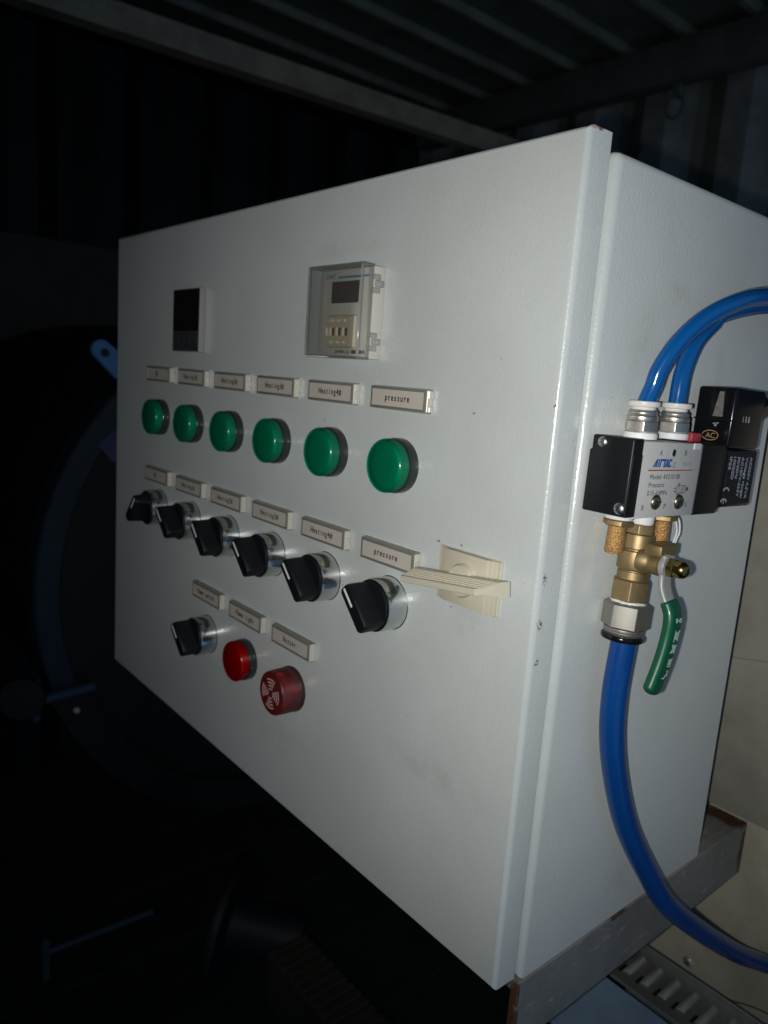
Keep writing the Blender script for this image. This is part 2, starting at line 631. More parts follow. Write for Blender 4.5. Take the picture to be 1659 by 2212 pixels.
M_bracket = rusty("bracket_steel", (0.31, 0.295, 0.27), 0.5,
                  [((0.503, 0.268, -0.022), (0.02, 0.013, 0.03)), ((0.503, 0.016, -0.02), (0.02, 0.006, 0.04)), ((0.49, 0.262, 0.0), (0.03, 0.02, 0.01)), ((0.503, 0.105, 0.0), (0.01, 0.016, 0.006))],
                  scuff=0.5)
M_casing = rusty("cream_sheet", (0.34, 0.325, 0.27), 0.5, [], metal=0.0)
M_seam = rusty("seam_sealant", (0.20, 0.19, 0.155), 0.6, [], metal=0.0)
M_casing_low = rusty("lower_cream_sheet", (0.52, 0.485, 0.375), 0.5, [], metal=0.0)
M_tray = rusty("galvanised", (0.29, 0.30, 0.28), 0.42, [], metal=0.6)
M_tab = rusty("galvanised_tab", (0.56, 0.57, 0.55), 0.38, [], metal=0.6)
M_bluesheet = rusty("blue_grey_sheet", (0.26, 0.38, 0.52), 0.5, [], metal=0.0)
M_vessel = rusty("black_steel", (0.007, 0.0068, 0.006), 0.6, [], metal=0.0)
M_ring = rusty("blue_flange_paint", (0.014, 0.028, 0.044), 0.5, [], metal=0.0)
M_dimpipe = rusty("dim_pipe_paint", (0.008, 0.013, 0.019), 0.6, [], metal=0.0)
M_wheel = rusty("blue_valve_paint", (0.032, 0.060, 0.105), 0.5, [], metal=0.0)
M_lug = rusty("blue_lug_paint", (0.07, 0.22, 0.50), 0.45, [], metal=0.0)
M_rib_lit = rusty("roof_rib_lit_tone", (0.29, 0.275, 0.21), 0.6, [], metal=0.0)  # toned lighter than the roof sheet to imitate flash-lit corrugation slopes
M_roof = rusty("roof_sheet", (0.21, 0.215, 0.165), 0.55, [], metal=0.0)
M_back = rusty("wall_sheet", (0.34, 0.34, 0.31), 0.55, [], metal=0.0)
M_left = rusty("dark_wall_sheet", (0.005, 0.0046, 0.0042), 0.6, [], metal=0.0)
M_rail = rusty("brown_rail", (0.42, 0.335, 0.225), 0.6, [], metal=0.0)
M_header = rusty("header_paint", (0.17, 0.18, 0.155), 0.6, [], metal=0.0)
M_floor = rusty("floor_plank", (0.045, 0.040, 0.030), 0.7, [], metal=0.0)
M_brown = rusty("brown_board", (0.07, 0.055, 0.042), 0.7, [], metal=0.0)
M_strip = rusty("ribbed_duct_plastic", (0.036, 0.032, 0.025), 0.6, [], metal=0.0)


def clear_plastic(name, tint, gloss=0.05, edge=0.5, lo=0.02, hi=0.22, haze=0.0):
    m = bpy.data.materials.new(name)
    m.use_nodes = True
    nt = m.node_tree
    nt.nodes.clear()
    out = N(nt, "ShaderNodeOutputMaterial")
    tr = N(nt, "ShaderNodeBsdfTransparent")
    tr.inputs[0].default_value = (*tint, 1)
    inner = tr.outputs[0]
    if haze:
        df = N(nt, "ShaderNodeBsdfDiffuse")
        df.inputs[0].default_value = (*[0.62 * t for t in tint], 1)
        m0 = N(nt, "ShaderNodeMixShader")
        m0.inputs[0].default_value = haze
        nt.links.new(inner, m0.inputs[1])
        nt.links.new(df.outputs[0], m0.inputs[2])
        inner = m0.outputs[0]
    gl = N(nt, "ShaderNodeBsdfGlossy")
    gl.inputs["Roughness"].default_value = gloss
    lw = N(nt, "ShaderNodeLayerWeight")
    lw.inputs[0].default_value = edge
    mx = N(nt, "ShaderNodeMixShader")
    nt.links.new(ramp(nt, lw.outputs["Fresnel"], 0.0, 1.0, lo, hi), mx.inputs[0])
    nt.links.new(inner, mx.inputs[1])
    nt.links.new(gl.outputs[0], mx.inputs[2])
    nt.links.new(mx.outputs[0], out.inputs[0])
    return m


M_clear = clear_plastic("clear_cover", (0.97, 0.975, 0.97), 0.06, 0.3, 0.03, 0.28, 0.03)
M_clear_edge = clear_plastic("clear_cover_edge", (0.86, 0.875, 0.86), 0.12, 0.5, 0.05, 0.35, 0.22)
M_buzz = clear_plastic("red_clear_cap", (0.80, 0.13, 0.11), 0.34, 0.6, 0.06, 0.40, 0.13)
M_shell_g = clear_plastic("green_clear_lens", (0.14, 0.86, 0.72), 0.18, 0.5, 0.03, 0.32)
M_shell_r = clear_plastic("red_clear_lens", (0.95, 0.08, 0.09), 0.18, 0.5, 0.03, 0.32)
M_core_g = mat("green_diffuser", (0.03, 0.255, 0.165), 0.5)
M_core_r = mat("red_diffuser", (0.34, 0.022, 0.03), 0.5)
M_buzz_in = mat("buzzer_core", (0.22, 0.02, 0.02), 0.35, var=0.7, var_scale=130)

# ================================================================== the control cabinet
W, H = 0.5, 0.39821
PHI = 0.00347          # the door hangs a fifth of a degree out of square
SX = 0.50185           # right side sheet of the body
cab = empty("control_cabinet", (0.25, 0.1, 0))
tag(cab, "grey powder coated steel control cabinet with rows of lamps and switches on its door", "control cabinet")
OFF = Vector((-0.25, -0.1, 0))


def dp(x, z, y=0.0):
    """point of the (slightly rotated) door plane, mm -> cabinet space"""
    x, z, y = x * MM, z * MM, y * MM
    return Vector((x * math.cos(PHI) - z * math.sin(PHI), y, z * math.cos(PHI) + x * math.sin(PHI))) + OFF


DR = (0, -PHI, 0)


def part(name, bm, m, loc, rot=DR, parent=None, smooth=35):
    return obj(name, bm, m, parent or cab, loc, rot, smooth)


# door: folded sheet, front edges rounded, open fold seam at the corners
b = box((0, 0, 0), (W, 0.0156, H), 0.0032, 5, edges=lambda e: all(abs(v.co.y) < 1e-6 for v in e.verts))
door = part("door", b, M_door, OFF)
b = box((0.0025, 0.0156, 0.0025), (W - 0.0025, 0.0176, H - 0.0065))
part("door_gasket", b, M_black_pl, OFF)
# body
b = box((0.0, 0.0172, 0.0002), (SX, 0.1983, 0.3939), 0.0042, 5,
        edges=lambda e: all(v.co.y < 0.02 for v in e.verts) or all(v.co.z > 0.39 for v in e.verts))
part("body", b, M_body, OFF, (0, 0, 0))
b = box((0.004, 0.1983, 0.002), (SX - 0.0006, 0.2006, 0.39))  # black plate thickens the cabinet's shadow line against the casing
part("back_shadow_plate", b, M_black_pl, OFF, (0, 0, 0))
b = lathe([(0.003, 0), (0.003, -0.004), (0.0018, -0.006), (0, -0.006)], 'z', n=16)
part("drain_stud", b, M_zinc, dp(83, 0.4, 7))


# ---- indicator lamps
def lamp_mesh_lens(h0=5.5, h1=13.3, r=14.2):
    pr = [(r * MM, h0 * MM), (r * MM, (h1 - 3.0) * MM)]
    for k in range(1, 9):
        t = R(90 * k / 8)
        pr.append(((r - 2.7 + 2.7 * math.cos(t)) * MM, (h1 - 3.0 + 2.6 * math.sin(t)) * MM))
    for rr, hh in ((8, 0.25), (4, 0.36), (0, 0.4)):
        pr.append((rr * MM, (h1 - 0.4 + hh) * MM))
    return lathe(pr, '-y', n=64)


def lamp_core():
    pr = [(13.3, 5.2), (13.3, 9.4), (12.8, 10.9), (11.2, 11.9), (7.0, 12.4), (0, 12.5)]
    return lathe([(a * MM, h * MM) for a, h in pr], '-y', n=48)


def lamp_bezel():
    pr = [(14.5, 0), (14.6, 0.5), (14.6, 4.9), (14.3, 5.5), (13.6, 5.6)]
    return lathe([(a * MM, h * MM) for a, h in pr], '-y', n=64)


lampsX = [102.0 + 60.0 * i for i in range(6)]
LBL = ["first", "Heating1#", "Heating2#", "Heating3#", "Heating4#", "pressure"]
where = ["under the leftmost plate of the top row", "under the top Heating1# plate", "under the top Heating2# plate", "under the top Heating3# plate",
         "under the top Heating4# plate", "under the top pressure plate"]
proto = None
for i, x in enumerate(lampsX):
    if proto is None:
        proto = part("indicator_lamp", lamp_bezel(), M_bezel, dp(x, 247.3))
        obj("lens", lamp_mesh_lens(), M_shell_g, proto)
        obj("diffuser", lamp_core(), M_core_g, proto)
        o = proto
    else:
        o = clone_tree(proto, cab, dp(x, 247.3))
    o["label"] = "green dome lamp " + where[i]
red = part("indicator_lamp", lamp_bezel(), M_bezel, dp(253.3, 88.3))
obj("lens", lamp_mesh_lens(), M_shell_r, red)
obj("diffuser", lamp_core(), M_core_r, red)
red["label"] = "red dome lamp under the Power light plate"


# ---- selector switches
def collar_bm():
    pr = [(14.9, 0), (14.9, 0.6), (14.55, 0.9), (14.45, 12.2), (14.2, 13.0), (13.6, 13.2), (13.4, 12.4), (0, 12.3)]
    return lathe([(a * MM, h * MM) for a, h in pr], '-y', n=72)


def knob_bm():
    b = lathe([(r * MM, h * MM) for r, h in ((13.2, 11.5), (13.25, 13.4), (12.9, 14.2), (0, 14.6))], '-y', n=64)
    # blade, pointing up (+z) before the switch is turned; slightly waisted, its crest narrower than its foot
    poly_f = []
    def sec(y, half_l, half_t):
        pts = []
        n = 10
        for s in (1, -1):
            for k in range(n + 1):
                t = R(-68 + 136 * k / n) if s > 0 else R(112 + 136 * k / n)
                pts.append((half_t * math.cos(t + R(90)) * 1.0, half_l * 0 + 0))
        return pts
    levels = [(13.0, 12.9, 5.4), (17.0, 13.1, 4.75), (22.5, 13.3, 4.3), (25.4, 13.35, 4.05), (26.3, 13.0, 3.6)]
    rings = []
    bb = bmesh.new()
    for h, L, T in levels:
        ring = []
        c = 1.6
        for px, pz in ((T, -L + c), (T, L - c), (T - c * 0.5, L - c * 0.35), (T - c * 1.2, L), (-T + c * 1.2, L), (-T + c * 0.5, L - c * 0.35), (-T, L - c), (-T, -L + c),
                       (-T + c * 0.5, -L + c * 0.35), (-T + c * 1.2, -L), (T - c * 1.2, -L), (T - c * 0.5, -L + c * 0.35)):
            ring.append(bb.verts.new((px * MM, -h * MM, pz * MM)))
        rings.append(ring)
    for A, B in zip(rings, rings[1:]):
        for k in range(len(A)):
            j = (k + 1) % len(A)
            bb.faces.new((A[k], A[j], B[j], B[k]))
    bb.faces.new(rings[-1])
    bb.faces.new(rings[0])
    return merge(b, bb)


def mark_bm():
    return box((-0.75 * MM, -26.55 * MM, 1.0 * MM), (0.75 * MM, -26.0 * MM, 12.2 * MM), 0.0002, 1)


sw = None
places = [(103 + 59.9 * i, 172.0) for i in range(6)] + [(195.0, 88.6)]
wh = ["leftmost of the middle row, turned to the right", "under the lower Heating1# plate", "under the lower Heating2# plate", "under the lower Heating3# plate",
      "under the lower Heating4# plate", "under the lower pressure plate", "of the bottom row, left of the red lamp"]
for i, (x, z) in enumerate(places):
    turn = 40 if i == 0 else -45 - (0, 1.5, -1, 0.5, 0, -2, 1.5)[i]
    if sw is None:
        sw = part("selector_switch", collar_bm(), M_chrome, dp(x, z))
        o = sw
        k = obj("knob", knob_bm(), M_knob, sw, rot=(0, R(turn), 0))
        q = obj("pointer_mark", mark_bm(), M_white_mark, sw, rot=(0, R(turn), 0))
    else:
        o = clone_tree(sw, cab, dp(x, z))
        for c in o.children:
            c.rotation_euler = (0, R(turn), 0)
    o["label"] = "black lever switch in a chrome collar, " + wh[i]

# ---- label plates
def frame_bm():
    w0, h0, w1, h1, d = 22.4, 6.2, 21.3, 5.25, 4.5
    b = bmesh.new()
    def rect(w, h, y):
        return [b.verts.new((sx * w * MM, -y * MM, sz * h * MM)) for sx, sz in ((-1, -1), (1, -1), (1, 1), (-1, 1))]
    rs = [rect(w0, h0, 0), rect(w0, h0, 1.6), rect(w1 + 0.5, h1 + 0.45, d - 0.25), rect(w1, h1, d), rect(w1 - 0.8, h1 - 0.8, d), rect(w1 - 0.9, h1 - 0.9, d - 0.6)]
    for A, B in zip(rs, rs[1:]):
        for k in range(4):
            j = (k + 1) % 4
            b.faces.new((A[k], A[j], B[j], B[k]))
    b.faces.new(rs[0])
    b.faces.new(rs[-1])
    return b


def clip_bm():
    b = box((21.9 * MM, -4.0 * MM, -5.5 * MM), (22.7 * MM, -0.2 * MM, 5.5 * MM), 0.0003, 1)
    box((22.5 * MM, -3.6 * MM, 1.2 * MM), (23.3 * MM, -0.2 * MM, 5.5 * MM), 0.0004, 1, b)
    box((22.5 * MM, -2.9 * MM, -5.5 * MM), (23.4 * MM, -0.2 * MM, -2.4 * MM), 0.0004, 1, b)
    return b


def card_bm():
    return box((-20.3 * MM, -4.1 * MM, -4.3 * MM), (20.3 * MM, -3.7 * MM, 4.3 * MM))


fr = None


def label(x, z, text, desc):
    global fr
    if fr is None:
        o = fr = part("label_plate", frame_bm(), M_frame, dp(x, z))
        obj("card", card_bm(), M_card, o)
        obj("end_clip", clip_bm(), M_clip, o)
    else:
        o = clone(fr, cab, dp(x, z))
        for ch in fr.children:
            if ch.name.startswith(("card", "end_clip")): clone(ch, o)
    adv = 2.5 * MM if len(text) <= 9 else 2.25 * MM
    hgt = 3.5 * MM
    n = len(text)
    dx = random.uniform(-0.6, 0.6) * MM
    Mx = basis((1, 0, 0), (0, 0, 1), (-n * adv / 2 + dx, -4.22 * MM, -1.35 * MM))
    if text == "*":
        t = stroke([(-1.6, -1.8), (-1.6, 1.8), (1.6, 1.8), (1.6, -1.8), (-1.6, -1.8)], 0.55, basis((1, 0, 0), (0, 0, 1), (-2 * MM, -4.22 * MM, 0)) @ Matrix.Scale(MM, 4))
        stroke([(-1.6, 0), (1.6, 0)], 0.5, basis((1, 0, 0), (0, 0, 1), (-2 * MM, -4.22 * MM, 0)) @ Matrix.Scale(MM, 4), t)
        stroke([(0, -1.8), (0, 2.4)], 0.55, basis((1, 0, 0), (0, 0, 1), (-2 * MM, -4.22 * MM, 0)) @ Matrix.Scale(MM, 4), t)
    else:
        t = text_bm(text, hgt, Mx, mono=adv, xs=0.80, bold=0.00011)
    obj("lettering", t, M_ink, o, smooth=0)
    o["label"] = desc
    return o


row1 = ["*", "Heating1#", "Heating2#", "Heating3#", "Heating4#", "pressure"]
for i, s in enumerate(row1):
    nm = "with one faint character" if s == "*" else "reading " + s
    label(100.8 + 59.9 * i, 282.2, s, "framed name plate " + nm + " in the top row")
for i, s in enumerate(row1):
    nm = "with one faint character" if s == "*" else "reading " + s
    label(101.2 + 59.9 * i, 198.4, s, "framed name plate " + nm + " in the middle row")
for x, s in ((195.8, "Power switch"), (254.4, "Power light"), (312.8, "Buzzer")):
    label(x, 120.4, s, "framed name plate reading " + s + " in the bottom row")

# ---- digital meter (left)
mt = part("digital_meter", box((-22.3 * MM, -5.2 * MM, -23.2 * MM), (22.3 * MM, 0, 23.2 * MM), 0.0006, 2), M_meter_case, dp(152.3, 324.3))
mt["label"] = "dark faced square meter at the upper left of the door"
obj("display", box((-21.7 * MM, -5.6 * MM, -8.2 * MM), (21.7 * MM, -5.1 * MM, 22.6 * MM), 0.0002, 1), M_meter_face, mt)
obj("keypad", box((-21.7 * MM, -5.5 * MM, -22.6 * MM), (21.7 * MM, -5.1 * MM, -8.3 * MM), 0.0002, 1), M_meter_keys, mt)
kb = None
for k in range(4):
    if kb is None:
        kb = obj("key", box((-3.6 * MM, -5.75 * MM, -2.6 * MM), (3.6 * MM, -5.45 * MM, 2.6 * MM), 0.0003, 1), mat("key_grey", (0.035, 0.042, 0.047), 0.5), mt, (-15.5 * MM, 0, -14.0 * MM))
    else:
        clone(kb, mt, ((-15.5 + 10.3 * k) * MM, 0, -14.0 * MM))

# ---- timer relay under a clear cover
cx, cz = 355.2, 325.7
tm = part("timer_relay", box((-24.1 * MM, -8.0 * MM, -24.1 * MM), (24.1 * MM, 0, 24.1 * MM), 0.0007, 2), M_timer, dp(cx, cz))
tm["label"] = "square cream timer under a clear hinged cover"


def tl(x, z): return ((x - cx) * MM, (z - cz) * MM)


def tbox(x0, z0, x1, z1, y0, y1, bev=0.0003):
    a, c = tl(x0, z0), tl(x1, z1)
    return box((a[0], -y1 * MM, a[1]), (c[0], -y0 * MM, c[1]), bev, 1)


obj("display", tbox(342.3, 331.3, 367.3, 343.0, 7.6, 8.25, 0.0002), M_display, tm)
blk = tbox(342.3, 306.8, 368.4, 324.7, 7.5, 10.6, 0.0009)
obj("thumbwheel_block", blk, M_thumb, tm)
M_slot = mat("slot_dark", (0.06, 0.05, 0.035), 0.5)
M_but = mat("thumb_button", (0.60, 0.53, 0.40), 0.4)
sl = bt = None
for k in range(3):
    x = 349.3 + 5.9 * k
    p = tl(x, 315.6)
    q1, q2 = tl(x - 2.4, 321.6), tl(x - 2.4, 309.9)
    rib = tl(x - 2.1, 315.6)
    if sl is None:
        sl = obj("digit_window", box((-1.1 * MM, -10.75 * MM, -2.1 * MM), (1.1 * MM, -10.5 * MM, 2.1 * MM)), M_slot, tm, (p[0], 0, p[1]))
        bt = obj("push_button", box((-1.9 * MM, -11.6 * MM, -0.75 * MM), (1.9 * MM, -10.5 * MM, 0.75 * MM), 0.0002, 1), M_but, tm, (q1[0], 0, q1[1]))
        rb = obj("divider_rib", box((-0.7 * MM, -11.8 * MM, -2.3 * MM), (0.7 * MM, -10.5 * MM, 2.3 * MM), 0.0002, 1), M_but, tm, (rib[0], 0, rib[1]))
    else:
        clone(sl, tm, (p[0], 0, p[1]))
        clone(bt, tm, (q1[0], 0, q1[1]))
        clone(rb, tm, (rib[0], 0, rib[1]))
    clone(bt, tm, (q2[0], 0, q2[1]))
rib = tl(343.6, 315.6)
clone(rb, tm, (rib[0], 0, rib[1]))
a = tl(336.4, 344.6)
t = text_bm("CHNT", 2.5 * MM, basis((1, 0, 0), (0, 0, 1), (a[0], -8.1 * MM, a[1])), width=9.0 * MM, bold=0.00005)
a, c = tl(347.6, 344.5), tl(375.4, 345.6)
flat_poly([(0, 0), (c[0] - a[0], 0), (c[0] - a[0], c[1] - a[1]), (0, c[1] - a[1])], basis((1, 0, 0), (0, 0, 1), (a[0], -8.1 * MM, a[1])), t)
obj("maker_lettering", t, M_sky_ink, tm, smooth=0)
a = tl(348.4, 304.2)
t = text_bm("JSS48A-G3", 1.7 * MM, basis((1, 0, 0), (0, 0, 1), (a[0], -8.1 * MM, a[1])), width=13.8 * MM, bold=0.00003)
for x0, x1 in ((363.6, 367.6), (368.6, 369.6), (370.6, 373.0), (373.6, 375.2)):
    a, c = tl(x0, 304.1), tl(x1, 306.0)
    flat_poly([(0, 0), (c[0] - a[0], 0), (c[0] - a[0], c[1] - a[1]), (0, c[1] - a[1])], basis((1, 0, 0), (0, 0, 1), (a[0], -8.1 * MM, a[1])), t)
obj("type_lettering", t, M_ink, tm, smooth=0)
# cover: hollow box of clear plastic with thicker rims
oc = bmesh.new()
box((-24.6 * MM, -17.2 * MM, -24.7 * MM), (24.9 * MM, -8.2 * MM, 24.7 * MM), 0.0011, 3, oc)
bi = box((-23.6 * MM, -16.2 * MM, -23.7 * MM), (23.9 * MM, -8.2 * MM, 23.7 * MM), 0.0006, 2)
merge(oc, bi)
kill = [f for f in oc.faces if abs(f.calc_center_median().y + 0.0082) < 1e-5 and f.calc_area() > 1e-3]
bmesh.ops.delete(oc, geom=kill, context='FACES_ONLY')
obj("clear_cover", oc, M_clear, tm, smooth=30)
er = bmesh.new()
for z in (-1, 1):
    box((-24.4 * MM, -17.0 * MM, (24.0 * z - 0.55) * MM), (24.7 * MM, -8.3 * MM, (24.0 * z + 0.55) * MM), 0.0003, 1, er)
for x in (-24.0, 24.3):
    box(((x - 0.45) * MM, -16.9 * MM, -23.4 * MM), ((x + 0.45) * MM, -15.4 * MM, 23.4 * MM), 0.0003, 1, er)
obj("cover_rim", er, M_clear_edge, tm)
hc = None
for z in (14.5, -15.5):
    hb = box((24.0 * MM, -9.5 * MM, -4.4 * MM), (25.4 * MM, -4.0 * MM, -1.6 * MM), 0.0004, 1)
    box((24.0 * MM, -7.5 * MM, -1.3 * MM), (26.3 * MM, -2.2 * MM, 2.2 * MM), 0.0005, 1, hb)
    box((24.0 * MM, -9.5 * MM, 2.6 * MM), (25.4 * MM, -4.0 * MM, 5.2 * MM), 0.0004, 1, hb)
    if hc is None: hc = obj("hinge_clip", hb, M_clear_edge, tm, (0, 0, z * MM))
    else:
        hb.free()
        clone(hc, tm, (0, 0, z * MM))

# ---- buzzer
bz = part("buzzer", lathe([(a * MM, h * MM) for a, h in ((14.9, 0), (15.0, 0.6), (15.0, 2.4), (14.6, 3.0), (0, 3.05))], '-y', n=48), mat("buzzer_base", (0.035, 0.012, 0.012), 0.4), dp(312.8, 88.2))
obj("sounder", lathe([(a * MM, h * MM) for a, h in ((9.5, 3.1), (9.5, 8.0), (8.5, 9.5), (0, 9.6))], '-y', n=40), M_buzz_in, bz)
bz["label"] = "red clear buzzer printed with four sets of sound waves"
obj("clear_cap", lathe([(a * MM, h * MM) for a, h in ((14.7, 2.6), (14.6, 9.0), (14.3, 15.5), (13.9, 16.3), (13.2, 16.6), (0, 16.7))], '-y', n=64), M_buzz, bz)
wv = bmesh.new()
Mw = basis((1, 0, 0), (0, 0, 1), (0, -16.85 * MM, 0)) @ Matrix.Scale(MM, 4)
for q in range(4):
    base_a = 90 * q + 90
    for k in range(4):
        rr = 3.2 + 2.1 * k
        half = 27
        stroke([(rr * math.cos(R(base_a - half + half * 2 * s / 8)), rr * math.sin(R(base_a - half + half * 2 * s / 8))) for s in range(9)], 0.95, Mw, wv)
obj("sound_wave_print", wv, mat("pink_print", (0.62, 0.42, 0.41), 0.5), bz, smooth=0)
led = None
for s in range(3):
    t = R(20 + 120 * s)
    lb = lathe([(a * MM, h * MM) for a, h in ((1.6, 0), (1.6, 2.5), (1.2, 3.6), (0, 4.0))], '-y', n=16)
    if led is None:
        led = obj("led", lb, mat("led_red", (0.55, 0.05, 0.04), 0.2), bz, (11.6 * MM * math.cos(t), -3 * MM, 11.6 * MM * math.sin(t)))
    else:
        lb.free()
        clone(led, bz, (11.6 * MM * math.cos(t), -3 * MM, 11.6 * MM * math.sin(t)))

# ---- lock handle with its stepped plate
hx, hz = 458.7, 199.3
pb = box((-20.5 * MM, -1.6 * MM, -13.3 * MM), (20.5 * MM, 0, 13.3 * MM), 0.0004, 1)
for k, x in enumerate((18.3, 16.2, 14.1)):
    box((-x * MM, -(1.4 + 1.0 * (k + 1)) * MM, -13.0 * MM), (x * MM, -1.0 * MM, 13.0 * MM), 0.00045, 2, pb)
hd = part("door_handle", pb, M_cream, dp(hx, hz))
hd["label"] = "cream plastic lock handle with a stepped plate"
obj("boss", lathe([(a * MM, h * MM) for a, h in ((8.4, 4.0), (8.2, 6.2), (7.4, 7.6), (0, 8.0))], '-y', n=40), M_cream, hd, (0, 0, 0))
gb = bmesh.new()
def endL(h): return 30.6 - (h - 6.0) * 0.345
prof = [(6.0, 3.5), (11.5, 3.4)]
h, t = 11.5, 3.4
for k in range(5):
    prof.append((h + 0.10, t - 0.66))
    h += 1.95
    t -= 0.38
    prof.append((h, t))
prof += [(22.7, 1.55), (23.1, 1.3)]
prof = [(h, t, endL(h)) for h, t in prof]
rings = []
for h, t, L in prof:
    rings.append([gb.verts.new((sx * L * MM, -h * MM, sz * t * MM)) for sx, sz in ((-1, -1), (1, -1), (1, 1), (-1, 1))])
for A, B in zip(rings, rings[1:]):
    for k in range(4):
        gb.faces.new((A[k], A[(k + 1) % 4], B[(k + 1) % 4], B[k]))
gb.faces.new(rings[0])
gb.faces.new(rings[-1])
obj("grip", gb, M_cream, hd, (0, 0, 0), (0, R(-7.1), 0), smooth=0)

# ================================================================== the solenoid valve on the right side
TILT = R(-1.25)
PIV = Vector((0.5025, 0.053, 0.258))


def vp(x, y, z): return Vector((x, y, z)) * MM - PIV


vm = empty("solenoid_valve", PIV, (TILT, 0, 0))
tag(vm, "grey and black air valve with a coil, screwed to the side of the cabinet", "air valve")


def vbox(x0, y0, z0, x1, y1, z1, bev=0.0005, seg=2, bm=None):
    return box(vp(x0, y0, z0), vp(x1, y1, z1), bev, seg, bm)


vb = vbox(502.2, 27.5, 241.2, 524.5, 78.5, 275.0, 0.0005, 2)
obj("valve_block", vb, M_alu, vm)
cap = vbox(504.2, 19.5, 243.2, 524.9, 27.5, 275.9, 0.0009, 3)
vbox(503.0, 19.9, 242.0, 525.2, 27.5, 269.6, 0.0008, 2, cap)
obj("end_cap", cap, M_black_pl, vm)
cap = vbox(502.4, 78.5, 240.9, 524.9, 101.3, 275.2, 0.0009, 3)
vbox(502.8, 101.3, 242.6, 524.3, 104.0, 274.4, 0.0006, 2, cap)
obj("solenoid_cap", cap, M_black_pl, vm)


def screw(name, axis, at, r, m, parent, rot=0.0, dome=0.45):
    pr = [(r, 0), (r, r * 0.12)] + [(r * math.cos(R(90 * k / 6)), r * 0.12 + r * dome * math.sin(R(90 * k / 6))) for k in range(1, 7)]
    pr[-1] = (0, pr[-1][1])
    s = obj(name, lathe(pr, axis, n=28), m, parent, at)
    u, v, a = frame_of(axis)
    cb = bmesh.new()
    for k in range(2):
        t = rot + k * math.pi / 2
        d = u * math.cos(t) + v * math.sin(t)
        e = a.cross(d)
        top = r * (0.12 + dome)
        pts = []
        for hh in (top * 0.86, top * 1.02):
            for s1, s2 in ((-1, -1), (1, -1), (1, 1), (-1, 1)):
                pts.append(cb.verts.new(a * hh + d * s1 * r * 0.55 + e * s2 * r * 0.10))
        for f in ((0, 1, 2, 3), (4, 5, 6, 7), (0, 1, 5, 4), (1, 2, 6, 5), (2, 3, 7, 6), (3, 0, 4, 7)):
            cb.faces.new([pts[i] for i in f])
    obj("cross_slot", cb, M_slot_metal, s, smooth=0)
    return s


M_slot_metal = mat("slot_metal", (0.12, 0.115, 0.10), 0.45, metal=0.8)
screw("cap_screw", '-y', vp(509.6, 19.5, 273.0), 2.35 * MM, M_zinc, vm, 0.3)
screw("cap_screw", '-y', vp(522.2, 19.4, 245.8), 2.6 * MM, M_zinc, vm, 0.9)
screw("mounting_screw", 'x', vp(524.5, 43.3, 248.3), 3.5 * MM, M_bronze_screw, vm, 0.2)
screw("mounting_screw", 'x', vp(524.5, 63.4, 247.9), 3.5 * MM, M_bronze_screw, vm, 0.7)
# upper mounting hole and corner slot
hb = lathe([(1.75 * MM, 0.0001), (1.75 * MM, 0.00022), (1.3 * MM, 0.00025), (1.25 * MM, 0.0)], 'x', vp(524.5, 53.3, 270.4), n=28)
obj("hole_rim", hb, M_zinc, vm)
obj("mounting_hole", lathe([(1.3 * MM, 0), (1.3 * MM, 0.00018), (0, 0.00018)], 'x', vp(524.5, 53.3, 270.4), n=28), M_gloss_black, vm)
sb = vbox(524.2, 70.2, 272.2, 524.95, 76.4, 275.2, 0.0003, 1)
obj("corner_clip", sb, M_white_pl, vm)
sb = vbox(508.5, 78.6, 275.2, 518.6, 88.0, 279.7, 0.0008, 2)
obj("manual_button", sb, M_redbtn, vm)
# lettering of the plate (right = +y, up = +z, out = +x)
XP = 524.56


def vt(s, y, z, h, w, m=None, bm=None, bold=0.0, shear=0.0):
    return text_bm(s, h * MM, basis((0, 1, 0), (0, 0, 1), vp(XP, y, z)), width=w * MM, bold=bold, shear=shear, bm=bm)


t = vt("A", 41.6, 269.1, 2.6, 2.0)
vt("B", 62.9, 269.3, 2.6, 2.0, bm=t)
vt("Model: 4V210-08", 36.2, 258.6, 2.3, 25.2, bm=t)
vt("Pressure:", 36.0, 255.0, 2.3, 13.4, bm=t)
vt("0.15~0.8MPa", 35.8, 251.4, 2.2, 16.6, bm=t)
vt("R", 32.9, 244.7, 2.6, 2.0, bm=t)
vt("P", 51.3, 244.9, 2.6, 1.8, bm=t)
vt("S", 69.8, 245.3, 2.6, 1.8, bm=t)
Ms = basis((0, 1, 0), (0, 0, 1), vp(XP, 0, 0)) @ Matrix.Scale(MM, 4)
def sp(pts, w): stroke(pts, w, Ms, t)
sp([(60.2, 251.9), (60.2, 255.4), (68.6, 255.4), (68.6, 251.9), (60.2, 251.9)], 0.3)
for y0, y1 in ((62.0, 61.4), (63.0, 63.9), (65.3, 64.8), (66.2, 65.7), (67.2, 66.7)):
    sp([(y0, 255.2), (y1, 252.1)], 0.25)
LIFT[0] = 0
flat_poly([(68.8, 252.9), (71.0, 252.9), (71.0, 254.6), (68.8, 254.6)], Ms, t)
flat_poly([(58.2, 253.9), (59.9, 253.9), (59.9, 254.6), (58.2, 254.2)], Ms, t)
flat_poly([(58.6, 252.4), (59.8, 252.4), (59.8, 253.2), (58.6, 253.2)], Ms, t)
flat_poly([(61.2, 255.7), (62.9, 255.7), (62.9, 256.7), (61.4, 256.4)], Ms, t)
flat_poly([(61.4, 250.8), (63.7, 250.8), (63.7, 251.6), (61.4, 251.6)], Ms, t)
obj("plate_lettering", t, M_grey_ink, vm, smooth=0)
